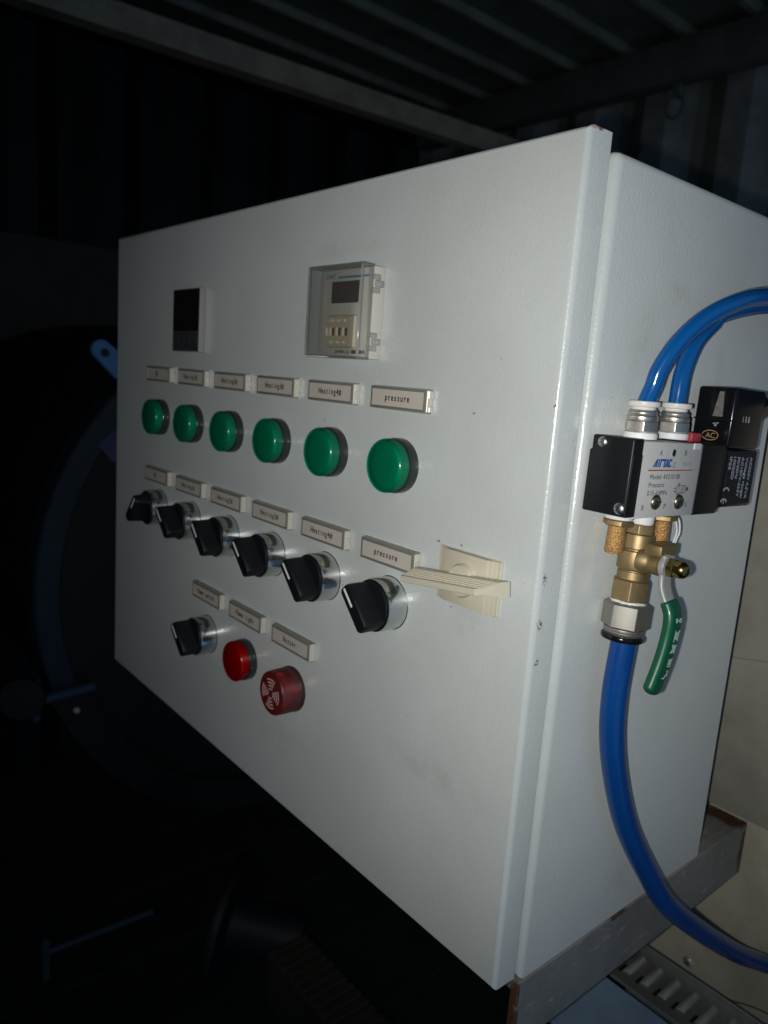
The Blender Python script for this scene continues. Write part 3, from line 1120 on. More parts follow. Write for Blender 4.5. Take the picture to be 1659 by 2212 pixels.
# maker's name, drawn as slanted block letters
t = bmesh.new()
def lg(pts):
    LIFT[0] += 0.000004
    flat_poly([(37.0 + p[0] * 1.0 + p[1] * 0.10, 263.9 + p[1]) for p in pts], Ms, t, (0.00005 + LIFT[0] % 0.00005) / MM)
lg([(0, 0), (2.5, 3.7), (3.6, 3.7), (3.2, 0), (2.2, 0), (2.45, 2.3), (1.1, 0.0)])
lg([(1.2, 0.55), (2.9, 0.55), (2.9, 1.1), (1.5, 1.1)])
lg([(3.9, 0), (4.2, 3.7), (5.1, 3.7), (4.8, 0)])
lg([(5.4, 0), (5.7, 3.7), (6.6, 3.7), (6.3, 0)])
lg([(6.5, 2.8), (6.55, 3.7), (7.8, 3.7), (7.7, 2.8)])
lg([(7.9, 2.75), (8.0, 3.7), (10.6, 3.7), (10.5, 2.75)])
lg([(8.7, 0), (8.9, 2.8), (9.9, 2.8), (9.7, 0)])
lg([(9.9, 0), (11.3, 3.7), (12.4, 3.7), (12.5, 0), (11.6, 0), (11.6, 2.2), (10.9, 0)])
lg([(10.8, 0.55), (12.2, 0.55), (12.2, 1.1), (11.0, 1.1)])
lg([(12.8, 0), (13.0, 3.7), (15.4, 3.7), (15.3, 2.6), (14.5, 2.6), (14.5, 3.0), (13.9, 3.0), (13.7, 0.7), (14.4, 0.7), (14.5, 1.2), (15.2, 1.2), (15.1, 0)])
obj("maker_lettering", t, M_blue_ink, vm, smooth=0)
t = vt("VALVE", 62.2, 264.6, 1.9, 8.2, bold=0.00002)
stroke([(55.1 + 1.35 * math.cos(R(30 * k)), 264.9 + 1.35 * math.sin(R(30 * k))) for k in range(13)], 0.35, Ms, t)
vt("R", 54.5, 264.1, 1.5, 1.2, bm=t)
obj("pale_lettering", t, M_pale_blue, vm, smooth=0)
t = flat_poly([(33.9, 262.25), (72.6, 262.35), (72.6, 262.85), (33.9, 262.85)], Ms)
obj("red_line", t, M_red_ink, vm, smooth=0)

# coil with its connector
cl = vbox(502.6, 104.0, 243.6, 524.5, 137.6, 273.0, 0.0011, 3)
coil = obj("coil", cl, M_gloss_black, vm)
coil["label"] = "black coil block printed with its voltage"
fl = vbox(524.1, 106.2, 245.2, 524.72, 136.6, 272.0, 0.0002, 1)
obj("coil_face", fl, mat("coil_face_black", (0.007, 0.009, 0.014), 0.5, spec=0.3), coil)
xb = vbox(514.0, 137.2, 256.0, 520.0, 140.5, 259.0, 0.0008, 2)
obj("coil_tab", xb, M_black_pl, coil)
t = bmesh.new()
lines = [("AC220V 4.5VA", 131.0), ("Voltage range:", 126.3), ("AC187V-253V", 121.7), ("50/60Hz", 117.3), ("100%ED", 112.8), ("IP65", 108.6)]
for s, y in lines:
    wl = {12: 21.6, 14: 21.2, 11: 20.4, 7: 11.2, 6: 11.4, 4: 6.4}[len(s)]
    text_bm(s, 2.5 * MM, basis((0, 0, -1), (0, 1, 0), vp(524.80, y - 1.2, 269.3)), width=wl * MM, bold=0.00006, bm=t)
Mc = basis((0, 0, -1), (0, 1, 0), vp(524.80, 0, 0)) @ Matrix.Scale(MM, 4)
arc = [(-253.6 + 2.6 * -math.cos(R(-60 + 20 * k)) + 2.6, 108.6 + 2.9 * math.sin(R(-60 + 20 * k) * 1.35)) for k in range(7)]
stroke(arc, 0.95, Mc, t)
arc2 = [(p[0] + 5.6, p[1] - 0.9) for p in arc]
stroke(arc2, 0.95, Mc, t)
stroke([(-253.6 + 5.6, 107.7), (-253.6 + 7.6, 107.7)], 0.85, Mc, t)
obj("coil_lettering", t, M_white_ink, coil, smooth=0)

cn = vbox(505.6, 102.4, 273.4, 525.4, 134.5, 302.8, 0.0014, 4)
conn = obj("plug_connector", cn, M_gloss_black, vm)
conn["label"] = "black plug with a clear lamp window"
pk = vbox(505.2, 102.0, 286.4, 525.0, 103.2, 287.2, 0.0003, 1)
obj("seam", pk, M_black_pl, conn)
wn = prism([(515.0 * MM - PIV.x, 288.4 * MM - PIV.z), (520.0 * MM - PIV.x, 288.4 * MM - PIV.z), (519.2 * MM - PIV.x, 300.6 * MM - PIV.z), (516.9 * MM - PIV.x, 300.6 * MM - PIV.z)], 'y', 102.0 * MM - PIV.y, 102.6 * MM - PIV.y)
obj("lamp_window", wn, mat("smoky_window", (0.16, 0.15, 0.14), 0.25, var=0.6, var_scale=500, bump=(500, 0.8, 0.0008)), conn)
t = flat_poly([(515.6, 284.6), (518.6, 284.9), (518.6, 285.6), (517.9, 285.4), (517.6, 283.4), (516.4, 283.6), (516.5, 284.8), (515.6, 285.2)], basis((1, 0, 0), (0, 0, 1), -PIV + Vector((0, 102.3 * MM, 0))) @ Matrix.Scale(MM, 4))
obj("paint_speck", t, mat("speck_grey", (0.26, 0.26, 0.26), 0.5), conn, smooth=0)
Mg = basis((1, 0, 0), (0, 0, 1), -PIV + Vector((0, 102.3 * MM, 0))) @ Matrix.Scale(MM, 4)
t = bmesh.new()
stroke([(515.2 + 4.1 * math.cos(R(15 * k)), 278.9 + 2.4 * math.sin(R(15 * k))) for k in range(25)], 0.42, Mg, t)
text_bm("AC", 2.7 * MM, basis((1, 0, 0), (0, 0, 1), vp(512.9, 102.3, 277.6)), width=4.8 * MM, bm=t, bold=0.00002)
obj("badge_lettering", t, M_gold_ink, conn, smooth=0)
gl = lathe([(a * MM, h * MM) for a, h in ((8.4, 0), (8.4, 6), (7.9, 6.5), (7.9, 14), (7.2, 15), (4.6, 24), (3.6, 40), (3.5, 90), (0, 90))], 'y', vp(515.4, 132.0, 294.6), n=40)
obj("cable_gland", gl, M_gloss_black, conn)
rb_ = None
for k in range(3):
    rbm = vbox(525.2, 113.0, 286.5, 525.65, 113.7, 289.5, 0)
    if rb_ is None: rb_ = obj("grip_rib", rbm, M_gloss_black, conn)
    else:
        rbm.free()
        clone(rb_, conn, (0, 3.2 * k * MM, 0))

# ================================================================== push-in fittings and hoses on top
def push_fitting(y, az, label):
    at = Vector((0.513, y * MM, 0))
    root = empty("push_fitting", (0.513, y * MM, 0.2755))
    tag(root, label, "hose fitting", "push-in fittings on top of the air valve")
    z0 = 275.3
    o = lathe([(6.6 * MM, 0), (7.4 * MM, 0.3 * MM), (7.55 * MM, 1.6 * MM), (7.35 * MM, 2.9 * MM), (6.6 * MM, 3.2 * MM), (6.0 * MM, 3.2 * MM)], 'z', n=40)
    for v in o.verts:
        v.co.x += random.uniform(-1, 1) * 0.00012
        v.co.y += random.uniform(-1, 1) * 0.00012
    obj("thread_tape", o, M_tape, root)
    obj("hex_nut", hexprism(13.2 * MM, 3.2 * MM, 8.4 * MM, 'z', az=az), M_nickel, root)
    obj("collar", lathe([(a * MM, h * MM) for a, h in ((6.7, 8.2), (6.9, 8.7), (6.9, 10.0), (6.3, 10.6), (6.2, 11.0), (6.4, 11.4), (6.35, 12.0), (5.6, 13.0), (4.3, 13.2))], 'z', n=48), M_nickel, root)
    obj("release_ring", lathe([(a * MM, h * MM) for a, h in ((5.2, 12.9), (5.5, 14.2), (6.9, 14.5), (7.1, 14.9), (7.1, 16.4), (6.8, 16.8), (4.5, 16.8))], 'z', n=48), M_white_pl, root)
    return root


push_fitting(42.8, -80, "nickel push fitting with a white ring on port A, nearer the door")
push_fitting(70.6, -84, "nickel push fitting with a white ring on port B, beside the red button")

ptsA = [(513, 42.8, 286), (513.2, 44.3, 292), (514.5, 46.0, 299), (516, 46.8, 306.5), (520, 50.9, 317.8), (525, 59.6, 328.7), (530, 73.2, 337.0), (533, 95, 343.0), (533, 132, 346), (530, 185, 343), (525, 250, 334), (522, 380, 322), (522, 560, 318), (522, 740, 318)]
ptsB = [(513, 70.4, 286), (513, 70.9, 294), (513, 72.4, 307.2), (513, 79.2, 320.2), (513, 91.5, 329.8), (514, 101, 336), (517, 139, 344.2), (517, 190, 346), (514, 250, 338), (510, 380, 322), (510, 560, 318), (510, 740, 318)]
ptsC = [(514, 51.0, 190), (515, 49.5, 180), (515, 47.6, 153), (515, 51, 128), (515, 62, 99), (516.5, 76, 71), (520, 97, 40), (524, 117, 14.5), (528, 156, -18), (531, 209, -57), (534, 250, -83), (548, 278, -97), (585, 284, -105), (640, 282, -105), (900, 282, -105), (1200, 282, -105)]
def hose(pts, r, m, label, cat="air hose"):
    o = obj("air_hose", tube(catmull([[c * MM for c in p] for p in pts], 14), r * MM, 28), m, None, smooth=60)
    return tag(o, label, cat)
hose(ptsA, 4.0, M_hose, "bright blue air hose bending right out of the fitting nearer the door")
hose(ptsB, 4.0, M_hose, "bright blue air hose rising beside the coil, partly behind the other")
hose(ptsC, 6.1, M_hose2, "thick dark blue air hose hanging down from the ball valve")

# ================================================================== silencers under the valve
def silencer(y, az, lean, label, r=3.95, L=12.6):
    root = empty("exhaust_silencer", (0.513, y * MM, 0.2405), (R(lean), 0, 0))
    tag(root, label, "silencer", "brass silencers under the air valve")
    obj("thread_tape", lathe([(a * MM, h * MM) for a, h in ((5.6, 1.0), (6.6, 0.2), (6.2, -1.1), (5.2, -1.4))], 'z', n=28), M_tape, root)
    obj("flange_hex", hexprism(12.0 * MM, -4.3 * MM, -1.3 * MM, 'z', az=az), M_brass, root)
    sb = lathe([(a * MM, h * MM) for a, h in ((r * 0.96, -4.0), (r * 0.98, -7), (r, -12), (r, -4.3 - L + 0.8), (r * 0.9, -4.3 - L), (0, -4.3 - L - 0.1))], 'z', n=36)
    obj("sintered_plug", sb, M_sinter, root)
    return root


s1 = silencer(34.4, -75, -3, "bronze silencer under port R, with a tall grainy plug", 4.1)
s2 = silencer(73.0, -60, 0, "bronze silencer under port S behind the ball valve", 3.9, 10.6)
for k, pts in enumerate(([(516, 75.8, 239.5), (517, 77.5, 237), (517.5, 79.6, 231), (517, 78.8, 226), (517, 77.6, 223.6)],
                         [(516, 78.5, 239.5), (517, 81.3, 236), (517.5, 82.2, 230.5), (517, 81.2, 226.5), (517, 79.9, 223.9)])):
    root_inv = Matrix.Translation((0.513, 0.073, 0.2405)).inverted()
    q = [root_inv @ (Vector(p) * MM) for p in pts]
    obj("tape_strand", tube(catmull(q, 6), 0.45 * MM, 8), M_tape, s2)

# ================================================================== ball valve
bv = empty("ball_valve", (0.513, 0.0515, 0.217))
tag(bv, "brass ball valve with a green sleeved lever, hanging from the air valve", "ball valve")
AX0 = Vector((0.513, 0.0545, 0.241))
AX1 = Vector((0.5135, 0.0503, 0.188))
adir = (AX1 - AX0).normalized()


def ap(z):   # point of the valve's axis at a height
    return AX0 + (AX1 - AX0) * ((241 - z) / (241 - 188)) - Vector((0.513, 0.0515, 0.217))


def alathe(pr, z0, n=44):
    return lathe([(a * MM, (z0 - h) * MM) for a, h in pr], tuple(adir), ap(z0), n=n)


obj("thread_tape", alathe([(5.4, 241), (5.6, 240), (5.5, 236.5), (5.0, 235.6)], 241, 32), M_tape, bv)
M_ax = Matrix.Translation(ap(235.6)) @ Vector((0, 0, -1)).rotation_difference(adir).to_matrix().to_4x4()
hbm = hexprism(11.6 * MM, -5.0 * MM, 0, 'z', az=-95)
xform(hbm, M_ax)
obj("top_hex", hbm, M_brass, bv)
bd = alathe([(5.6, 231.2), (6.9, 230.6), (7.15, 229.6), (7.15, 224.2), (6.6, 223.6), (6.6, 223.1), (7.9, 222.6), (8.15, 221.4), (8.15, 214.8), (7.8, 214.0), (6.7, 213.6), (6.7, 213.2), (7.2, 212.9), (7.2, 209.4), (6.4, 209.0)], 231.2, 56)
obj("valve_body", bd, M_brass, bv)
M_ax2 = Matrix.Translation(ap(209.6)) @ Vector((0, 0, -1)).rotation_difference(adir).to_matrix().to_4x4()
hbm = hexprism(16.2 * MM, -10.9 * MM, 0, 'z', az=-59 + 30, ch=0.0009)
xform(hbm, M_ax2)
obj("lower_hex", hbm, M_brass, bv)
# stem along +x
sz = 0.2195 - 0.217
obj("stem", lathe([(a * MM, h * MM) for a, h in ((6.3, 4.5), (6.0, 8.3), (5.3, 9.4), (5.0, 11.5), (5.2, 12.0), (5.2, 14.6), (4.3, 15.2), (4.3, 17.0))], 'x', (0, -0.0005, sz), n=40), M_brass, bv)
sbm = box((0.0075, -0.0052, sz + 0.0040), (0.0163, 0.0092, sz + 0.0092), 0.0009, 2)
obj("stop_lug", sbm, M_brass, bv)
nb = hexprism(8.4 * MM, 18.4 * MM, 22.0 * MM, 'x', (0, -0.0005, sz), az=20)
lathe([(a * MM, h * MM) for a, h in [(3.9, 21.5)] + [(3.95 * math.cos(R(10 * q)), 24.2 + 3.95 * math.sin(R(10 * q))) for q in range(9)] + [(0, 28.15)]], 'x', (0, -0.0005, sz), 32, nb)
obj("cap_nut", nb, M_brass_nut, bv)
# lever
LP = [(530.2, 51.0, 224.6), (530.2, 50.8, 219.5), (530.4, 50.5, 214.0), (531.2, 50.2, 209.8), (533.2, 50.4, 205.2), (535.6, 50.6, 201.0), (537.0, 50.2, 196.5), (537.2, 49.2, 188.0), (537.0, 46.8, 178.0), (536.6, 43.8, 169.5), (536.3, 42.0, 165.0)]
off = Vector((0.513, 0.0515, 0.217))
lp = [Vector(p) * MM - off for p in LP]
path = catmull(lp, 10)
def wr(t): return 1.0
def sect(hw, ht, n=6):
    pts = []
    for s in range(4):
        for k in range(n + 1):
            a = R(90 * s + 90 * k / n)
            c = min(hw, ht) * 0.95
            qx, qy = ((hw - c) if s in (0, 3) else -(hw - c)), ((ht - c) if s in (0, 1) else -(ht - c))
            pts.append((qx + c * math.cos(a), qy + c * math.sin(a)))
    return pts
lv = tube(path[:62], 1.0, sect=[(p[0] * MM, p[1] * MM) for p in sect(4.1, 1.3)], up=(0, 1, 0))
lathe([(0, -0.0013), (5.4 * MM, -0.0013), (5.6 * MM, -0.0008), (5.6 * MM, 0.0008), (5.4 * MM, 0.0013), (0, 0.0013)], 'x', (0.5302 - off.x, 0.051 - off.y, 0.2195 - off.z), 36, lv)
lever = obj("lever", lv, M_lever, bv)
i0 = 42
seg = path[i0:]
pend = seg[-1]
tdir = (seg[-1] - seg[-3]).normalized()
seg = seg[:-1]
body_n = len(seg)
full = [1.0] * body_n
full[0], full[1] = 0.84, 0.95
for q in range(0, 10):
    a_ = R(9 * q)
    seg.append(pend + tdir * 0.0028 * math.sin(a_))
    full.append(max(0.03, math.cos(a_)))
def sr(t): return full[min(len(full) - 1, int(round(t * (len(full) - 1))))]
slv = tube(seg, sr, sect=[(p[0] * MM, p[1] * MM) for p in sect(5.2, 2.7)], up=(0, 1, 0))
obj("sleeve", slv, M_sleeve, lever, smooth=60)
# white characters running down the sleeve
t = bmesh.new()
def chM(y, z):
    zz = z * MM - off.z
    k = min(range(1, body_n - 1), key=lambda q: abs(seg[q].z - zz))
    T_ = (seg[k + 1] - seg[k - 1]).normalized()
    side = (Vector((0, 1, 0)) - T_ * T_.y).normalized()
    out = T_.cross(side)
    if out.x < 0: out = -out
    return basis(T_, side, seg[k] + out * 0.00282 + side * 0.0007) @ Matrix.Scale(MM, 4)
glyphs = [
    (50.2, 196.6, [[(-0.9, -1.6), (0.9, -1.6)], [(0, -1.6), (0, 0.7)], [(-0.8, 0.9), (-0.6, 2.0), (0.6, 2.0), (0.8, 0.9), (0, 0.6), (-0.8, 0.9)], [(-0.9, -2.2), (0.9, -2.2)]]),
    (48.9, 190.2, [[(-2.2, 1.6), (-2.2, 2.3)], [(-2.2, 1.5), (2.2, 1.3)], [(-1.4, 1.4), (-1.4, -1.4)], [(1.4, 1.4), (1.4, -1.4)], [(-1.4, 0.2), (1.4, 0.2)], [(-1.5, -0.6), (1.4, -0.6)], [(-2.2, -1.5), (2.9, -1.5)]]),
    (47.2, 184.0, [[(-2.0, 1.5), (2.0, 1.5)], [(-1.3, 0.6), (1.5, 0.6)], [(-1.4, 1.8), (-1.4, -0.8)], [(1.5, 1.5), (1.5, -0.6)], [(-1.8, -0.5), (2.0, -0.5)], [(-1.8, -1.9), (-0.2, -0.6)], [(2.2, -2.0), (0.6, -0.6)]]),
    (45.4, 178.2, [[(-2.0, 1.3), (-1.2, 1.9)], [(-1.2, 1.5), (2.0, 1.5)], [(2.0, 1.5), (2.0, -1.4)], [(-1.2, 0.6), (1.2, 0.6)], [(-1.2, -0.4), (1.2, -0.4)], [(-0.9, 0.6), (-0.9, -1.4)], [(0.9, 0.6), (0.9, -1.4)]]),
    (43.6, 172.6, [[(-2.0, 1.6), (-1.4, 0.9)], [(-1.0, 1.5), (0.2, 1.6), (0.6, 0.6)], [(0.6, 0.6), (2.0, 0.2)], [(2.0, 0.2), (2.2, -2.0)]]),
]
for y, z, gs in glyphs:
    for g in gs:
        stroke(g, 0.52, chM(y, z), t)
obj("sleeve_lettering", t, M_pale_green, lever, smooth=0)

# nickel tube fitting under the ball valve
tf = empty("tube_fitting", (0.5135, 0.0505, 0.19))
tag(tf, "large nickel fitting with a black ring between ball valve and hose", "hose fitting")
offt = Vector((0.5135, 0.0505, 0.19))


def tp(z): return AX0 + (AX1 - AX0) * ((241 - z) / (241 - 188)) - offt


def tlathe(pr, z0, n=48, bm=None):
    return lathe([(a * MM, (z0 - h) * MM) for a, h in pr], tuple(adir), tp(z0), n=n, bm=bm)


M_ax3 = Matrix.Translation(tp(198.2)) @ Vector((0, 0, -1)).rotation_difference(adir).to_matrix().to_4x4()
hbm = hexprism(19.2 * MM, -12.6 * MM, 0, 'z', az=-63, ch=0.0011)
xform(hbm, M_ax3)
obj("hex_nut", hbm, M_nickel_dull, tf)
o = tlathe([(7.2, 199.4), (8.3, 199.0), (8.5, 198.2), (7.6, 197.9)], 199.4, 40)
for v in o.verts:
    v.co += Vector((random.uniform(-1, 1), random.uniform(-1, 1), random.uniform(-1, 1))) * 0.0003
obj("thread_tape", o, M_tape, tf)
obj("skirt", tlathe([(9.2, 185.8), (9.3, 185.0), (9.0, 184.2), (9.2, 183.8), (8.6, 182.6), (6.5, 182.4)], 185.8), M_nickel_dull, tf)
obj("release_ring", tlathe([(7.8, 182.8), (9.7, 182.4), (10.0, 181.8), (10.0, 180.6), (9.6, 180.0), (6.3, 179.9)], 182.8), M_gloss_black, tf)

# ================================================================== support and casing round the cabinet
br = box((0.4975, 0.0165, -0.0405), (0.5025, 0.268, -0.0003), 0.0006, 1)
ang = obj("support_bracket", br, M_bracket)
tag(ang, "rust stained grey steel angle carrying the cabinet's right side", "bracket")
fb = box((0.455, 0.0165, -0.0053), (0.4974, 0.268, -0.0003), 0.0006, 1)
obj("flange", fb, M_bracket, ang)
cs = box((0.10, 0.25, 0.0105), (1.6, 0.75, 0.30), 0.002, 2)
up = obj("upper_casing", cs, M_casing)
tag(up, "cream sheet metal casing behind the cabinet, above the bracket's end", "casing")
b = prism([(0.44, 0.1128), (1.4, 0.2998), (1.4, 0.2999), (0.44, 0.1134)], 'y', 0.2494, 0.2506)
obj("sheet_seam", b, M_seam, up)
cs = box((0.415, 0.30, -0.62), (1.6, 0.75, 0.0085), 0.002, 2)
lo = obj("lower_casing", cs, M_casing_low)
tag(lo, "cream casing standing lower down behind the blue hose", "casing")
screw("rivet", '-y', (0.465, 0.2999, -0.157), 4.2 * MM, M_tab, lo, 0.4)
b = tube(catmull([(0.47, 0.2998, -0.176), (0.50, 0.2998, -0.166), (0.53, 0.2998, -0.156), (0.60, 0.2998, -0.15)], 6), 0.0006, 6)
obj("sheet_seam", b, M_brown, lo)

# louvred tray under the cabinet
tr = box((0.40, 0.194, -0.1225), (1.2, 0.234, -0.120), 0.0004, 1)
tray = obj("cable_tray", tr, M_tray)
tag(tray, "galvanised louvred cable tray running below the bracket", "cable tray")
lip = box((0.40, 0.234, -0.1225), (1.2, 0.236, -0.114), 0.0004, 1)
obj("tray_lip", lip, M_tray, tray)
tb0 = None
for k in range(22):
    x = 0.4075 + 0.0138 * k
    lb = bmesh.new()
    n = 8
    L0, L1 = -0.0105, 0.0115
    prof = [(0.0031 * math.cos(R(180 * i / n)), 0.0038 * math.sin(R(180 * i / n))) for i in range(n + 1)]
    rings = []
    for y, s in ((L0, 0.35), (L0 + 0.003, 0.75), (L1 - 0.004, 1.0), (L1 - 0.0012, 0.95), (L1, 0.55)):
        rings.append([lb.verts.new((px, y, pz * s)) for px, pz in prof])
    for A, B in zip(rings, rings[1:]):
        for i in range(n):
            lb.faces.new((A[i], A[i + 1], B[i + 1], B[i]))
    lb.faces.new(rings[0])
    lb.faces.new(rings[-1])
    if tb0 is None: tb0 = obj("louvre", lb, M_tab, tray, (x, 0.2155, -0.1199))
    else:
        lb.free()
        clone(tb0, tray, (x, 0.2155, -0.1199))
sl0 = None
for k in range(22):
    x = 0.4075 + 0.0138 * k
    lb = box((-0.0011, -0.0045, 0), (0.0011, 0.0045, 0.0004))
    if sl0 is None: sl0 = obj("slot", lb, M_vessel, tray, (x - 0.0043, 0.2065, -0.1200))
    else:
        lb.free()
        clone(sl0, tray, (x - 0.0043, 0.2065, -0.1200))
bs = box((0.40, 0.128, -0.1265), (1.2, 0.1925, -0.1235), 0.0006, 1)
tag(obj("steel_sheet", bs, M_bluesheet), "blue grey painted sheet lying in front of the louvred tray", "sheet")

# ribbed plastic duct low on the left, mostly in the dark
db = box((0.12, 0.118, -0.36), (0.42, 0.165, -0.302), 0.002, 1)
duct = obj("wiring_duct", db, M_strip)
tag(duct, "dull brown ribbed wiring duct in the dark under the cabinet", "wiring duct")
rbp = None
for k in range(25):
    x = 0.126 + 0.0115 * k
    if rbp is None: rbp = obj("rib", box((-0.0035, 0.1185, -0.302), (0.0035, 0.1640, -0.2990), 0.0006, 1), M_strip, duct, (x, 0, 0))
    else: clone(rbp, duct, (x, 0, 0))

# ================================================================== the dark vessel at the left
VX = -0.40
vs = empty("pressure_vessel", (VX, 0.477, -0.055))
tag(vs, "dark round pressure vessel end with a dull blue flange", "vessel")
RV = 0.4417
pr = [(0.0, -0.006), (RV - 0.04, -0.006), (RV - 0.041, 0.0)]
obj("end_plate", lathe([(0, -0.03), (0.30, -0.026), (RV - 0.038, -0.012)], 'x', n=96), M_vessel, vs)
obj("flange_ring", lathe([(RV - 0.037, -0.045), (RV - 0.037, 0.0), (RV - 0.034, 0.003), (RV - 0.003, 0.003), (RV, 0.0), (RV, -0.045)], 'x', n=128), M_ring, vs)
obj("shell", lathe([(RV - 0.02, -0.045), (RV - 0.02, -1.1), (0, -1.1)], 'x', n=96), M_vessel, vs)
bb_ = bmesh.new()  # added black arc hides the flange where it fades into the dark
arc_ = []
for k in range(41):
    a_ = R(200 + 190 * k / 40)
    arc_.append((math.cos(a_), math.sin(a_)))
ro, ri = RV + 0.006, RV - 0.045
A_ = [[bb_.verts.new((x_, c * r_, s_ * r_)) for c, s_ in arc_] for x_, r_ in ((0.0035, ri), (0.0035, ro), (0.010, ro), (0.010, ri))]
for q in range(4):
    for k in range(40):
        bb_.faces.new((A_[q][k], A_[q][k + 1], A_[(q + 1) % 4][k + 1], A_[(q + 1) % 4][k]))
obj("ring_dark_cover", bb_, M_vessel, vs)
lg_ = bmesh.new()
ring_o = []
base = Vector((0, 0.0, 0))
poly = []
for k in range(13):
    a = R(30 + 180 * k / 12)
    poly.append((0.1245 - 0.477 + 0.0135 * math.cos(a + R(15)), 0.3015 + 0.055 + 0.0135 * math.sin(a + R(15))))
poly += [(0.1155 - 0.477 + 0.030, 0.262 + 0.055), (0.150 - 0.477 + 0.022, 0.284 + 0.055)]
obj("lifting_lug", prism(poly, 'x', 0.004, 0.014), M_lug, vs)
obj("lug_hole", lathe([(0.0062, 0), (0.0062, 0.0008), (0, 0.0008)], 'x', (0.0135, 0.129 - 0.477, 0.2975 + 0.055), n=24), M_vessel, vs)
pb = prism([(0.124 - 0.477, 0.166 + 0.055), (0.149 - 0.477, 0.190 + 0.055), (0.175 - 0.477, 0.166 + 0.055), (0.146 - 0.477, 0.14 + 0.055)], 'x', 0.0035, 0.0045)
obj("paper_sticker", pb, mat("sticker_paper", (0.05, 0.06, 0.14), 0.6, var=0.4, var_scale=60), vs)
hw = empty("handwheel_valve", (VX + 0.02, 0.05, -0.2))
tag(hw, "dark blue hand valve with a disc and bar beside the round vessel", "hand valve")
obj("spindle_bar", tube([(0, -0.016, -0.0015), (0, 0.064, 0.0035)], 0.0078, 16), M_wheel, hw)
obj("yoke", box((-0.010, -0.024, -0.030), (0.010, -0.014, 0.034), 0.002, 2), M_wheel, hw)
obj("disc", lathe([(0.0, -0.006), (0.030, -0.006), (0.032, -0.003), (0.032, 0.003), (0.030, 0.006), (0, 0.006)], (0.9, -0.4, 0), (0, -0.036, 0.008), n=40), M_left, hw)
obj("white_tip", lathe([(0.0045, 0), (0.0045, 0.004), (0.003, 0.006), (0, 0.006)], 'x', (0.004, 0.037, -0.026), n=16), mat("tip_white", (0.55, 0.56, 0.6), 0.5), hw)

# dark pipes low on the left
pp = empty("flanged_pipe", (-0.1, 0.2, -0.45))
tag(pp, "dark blue pipe stub with a wide flange low on the left", "pipe")
obj("pipe", tube([(0.0, 0.0, 0.0), (0.07, 0.07, -0.015)], 0.034, 28), M_dimpipe, pp)
obj("flange", lathe([(0, -0.008), (0.085, -0.008), (0.087, -0.005), (0.087, 0.005), (0.085, 0.008), (0, 0.008)], (0.75, 0.62, -0.1), (0, 0, 0), n=48), M_left, pp)
lvp = empty("lever_valve", (0, -0.06, -0.3))
tag(lvp, "thin dark lever with an upright end plate low on the far left", "lever")
obj("rod", tube([(0, -0.005, 0.004), (0, 0.105, 0.0005)], 0.0040, 12), M_ring, lvp)
obj("end_plate", box((-0.006, -0.010, -0.026), (0.006, -0.003, 0.022), 0.001, 1), M_ring, lvp)

# ================================================================== the shipping container around it
def corrugated(n0, n1, pitch, depth, flat, length0, length1, place, bm=None, run=0.25):
    b = bm or bmesh.new()
    prof = []
    k = n0
    while k < n1:
        prof += [(k, 0.0), (k + pitch * flat, 0.0), (k + pitch * (flat + run * 0.5), depth), (k + pitch * (1 - run * 0.5), depth)]
        k += pitch
    prof.append((k, 0.0))
    A = [b.verts.new(place(s, d, length0)) for s, d in prof]
    B = [b.verts.new(place(s, d, length1)) for s, d in prof]
    for i in range(len(prof) - 1):
        b.faces.new((A[i], A[i + 1], B[i + 1], B[i]))
    return b


XL, YB, ZR, ZF = -1.80, 1.93, 1.33, -1.09
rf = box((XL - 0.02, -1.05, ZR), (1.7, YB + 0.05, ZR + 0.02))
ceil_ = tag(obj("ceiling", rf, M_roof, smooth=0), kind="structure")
added_rib0 = None  # added ribs stand in for the lit slopes of a corrugated roof
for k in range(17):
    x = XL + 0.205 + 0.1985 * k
    if added_rib0 is None: added_rib0 = obj("rib", prism([(-0.017, ZR + 0.002), (-0.009, ZR - 0.022), (0.009, ZR - 0.022), (0.017, ZR + 0.002)], 'y', -1.0, YB - 0.04), M_rib_lit, ceil_, (x, 0, 0))
    else: clone(added_rib0, ceil_, (x, 0, 0))
fw = corrugated(XL, 1.9, 0.26, -0.045, 0.30, ZF, ZR + 0.05, lambda s, d, l: Vector((s, -1.0 + d, l)), run=0.55)  # unseen wall behind the camera, added so daylight enters only from the side
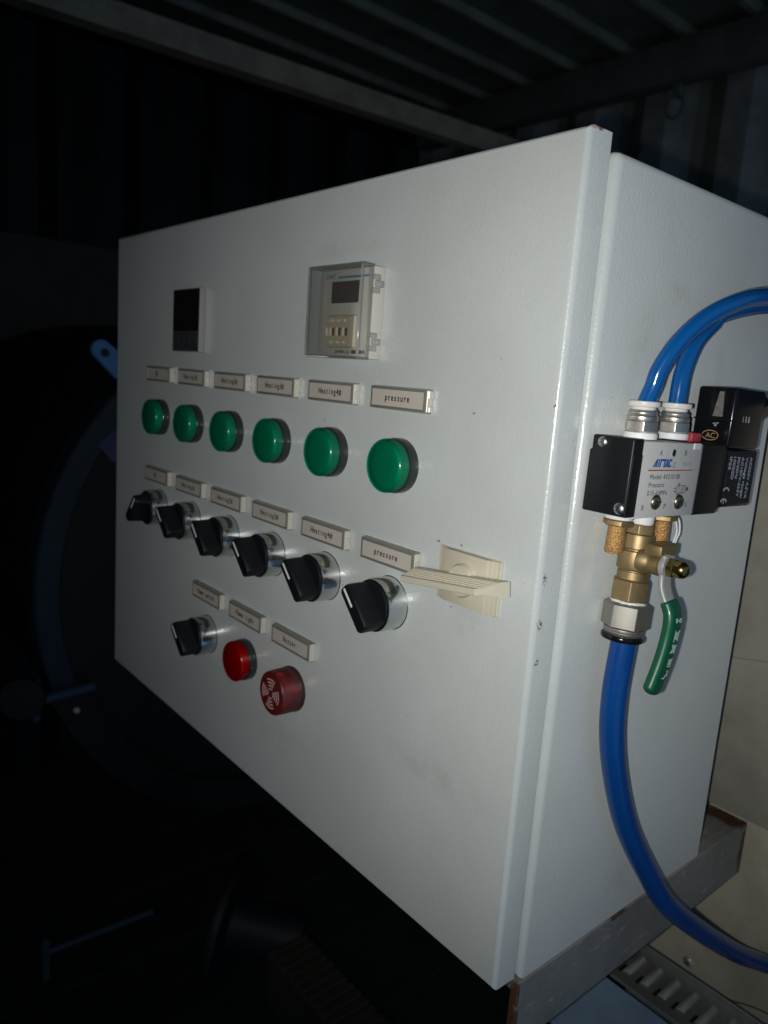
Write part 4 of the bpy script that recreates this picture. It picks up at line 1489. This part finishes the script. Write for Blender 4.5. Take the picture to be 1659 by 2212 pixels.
tag(obj("added_front_wall", fw, M_back, smooth=0), kind="structure")
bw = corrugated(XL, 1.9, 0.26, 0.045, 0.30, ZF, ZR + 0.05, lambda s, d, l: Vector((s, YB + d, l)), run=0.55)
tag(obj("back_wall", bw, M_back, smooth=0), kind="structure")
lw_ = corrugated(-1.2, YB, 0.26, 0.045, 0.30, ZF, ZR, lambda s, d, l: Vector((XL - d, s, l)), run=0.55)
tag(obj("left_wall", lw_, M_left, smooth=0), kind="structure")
fl = bmesh.new()
for k in range(16):
    box((XL - 0.1 + 0.22 * k, -1.1, ZF - 0.02), (XL - 0.1 + 0.22 * k + 0.216, YB + 0.05, ZF), 0.0015, 1, fl)
tag(obj("floor", fl, M_floor), kind="structure")
tag(obj("roof_rail", box((XL, -1.0, 1.215), (XL + 0.075, YB - 0.03, 1.30), 0.006, 2), M_vessel), "dark steel roof rail along the left wall of the container", "roof rail")
bmx = tube([(-1.112, -0.26, 1.0), (-0.958, 1.93, 1.0)], 1.0, sect=[(-0.028, -0.024), (0.028, -0.024), (0.028, 0.024), (-0.028, 0.024)], up=(0, 0, 1))
tag(obj("ceiling_beam", bmx, M_rail, smooth=0), "dim brown steel beam crossing above and behind the cabinet", "beam")
tag(obj("roof_header", box((XL + 0.08, YB - 0.10, 1.19), (1.9, YB - 0.03, 1.302), 0.008, 2), M_header), "dark header beam across the back of the container roof", "roof beam")
bd = box((XL + 0.03, 0.1, 0.20), (XL + 0.05, 1.5, 0.62), 0.002, 1)
tag(obj("brown_board", bd, M_brown), "dull brown board leaning on the dark left wall", "board")
lr = empty("lashing_ring", (-0.62, YB - 0.06, 1.13))
tag(lr, "small steel lashing ring hanging below the header beam", "lashing ring")
rbm = tube([(0.026 * math.cos(R(15 * k)), 0, 0.032 * math.sin(R(15 * k))) for k in range(24)] + [(0.026, 0, 0)], 0.005, 10, up=(0, 1, 0), caps=False)
obj("ring", rbm, M_header, lr)
obj("staple", box((-0.014, -0.006, 0.030), (0.014, 0.03, 0.062), 0.003, 1), M_header, lr)
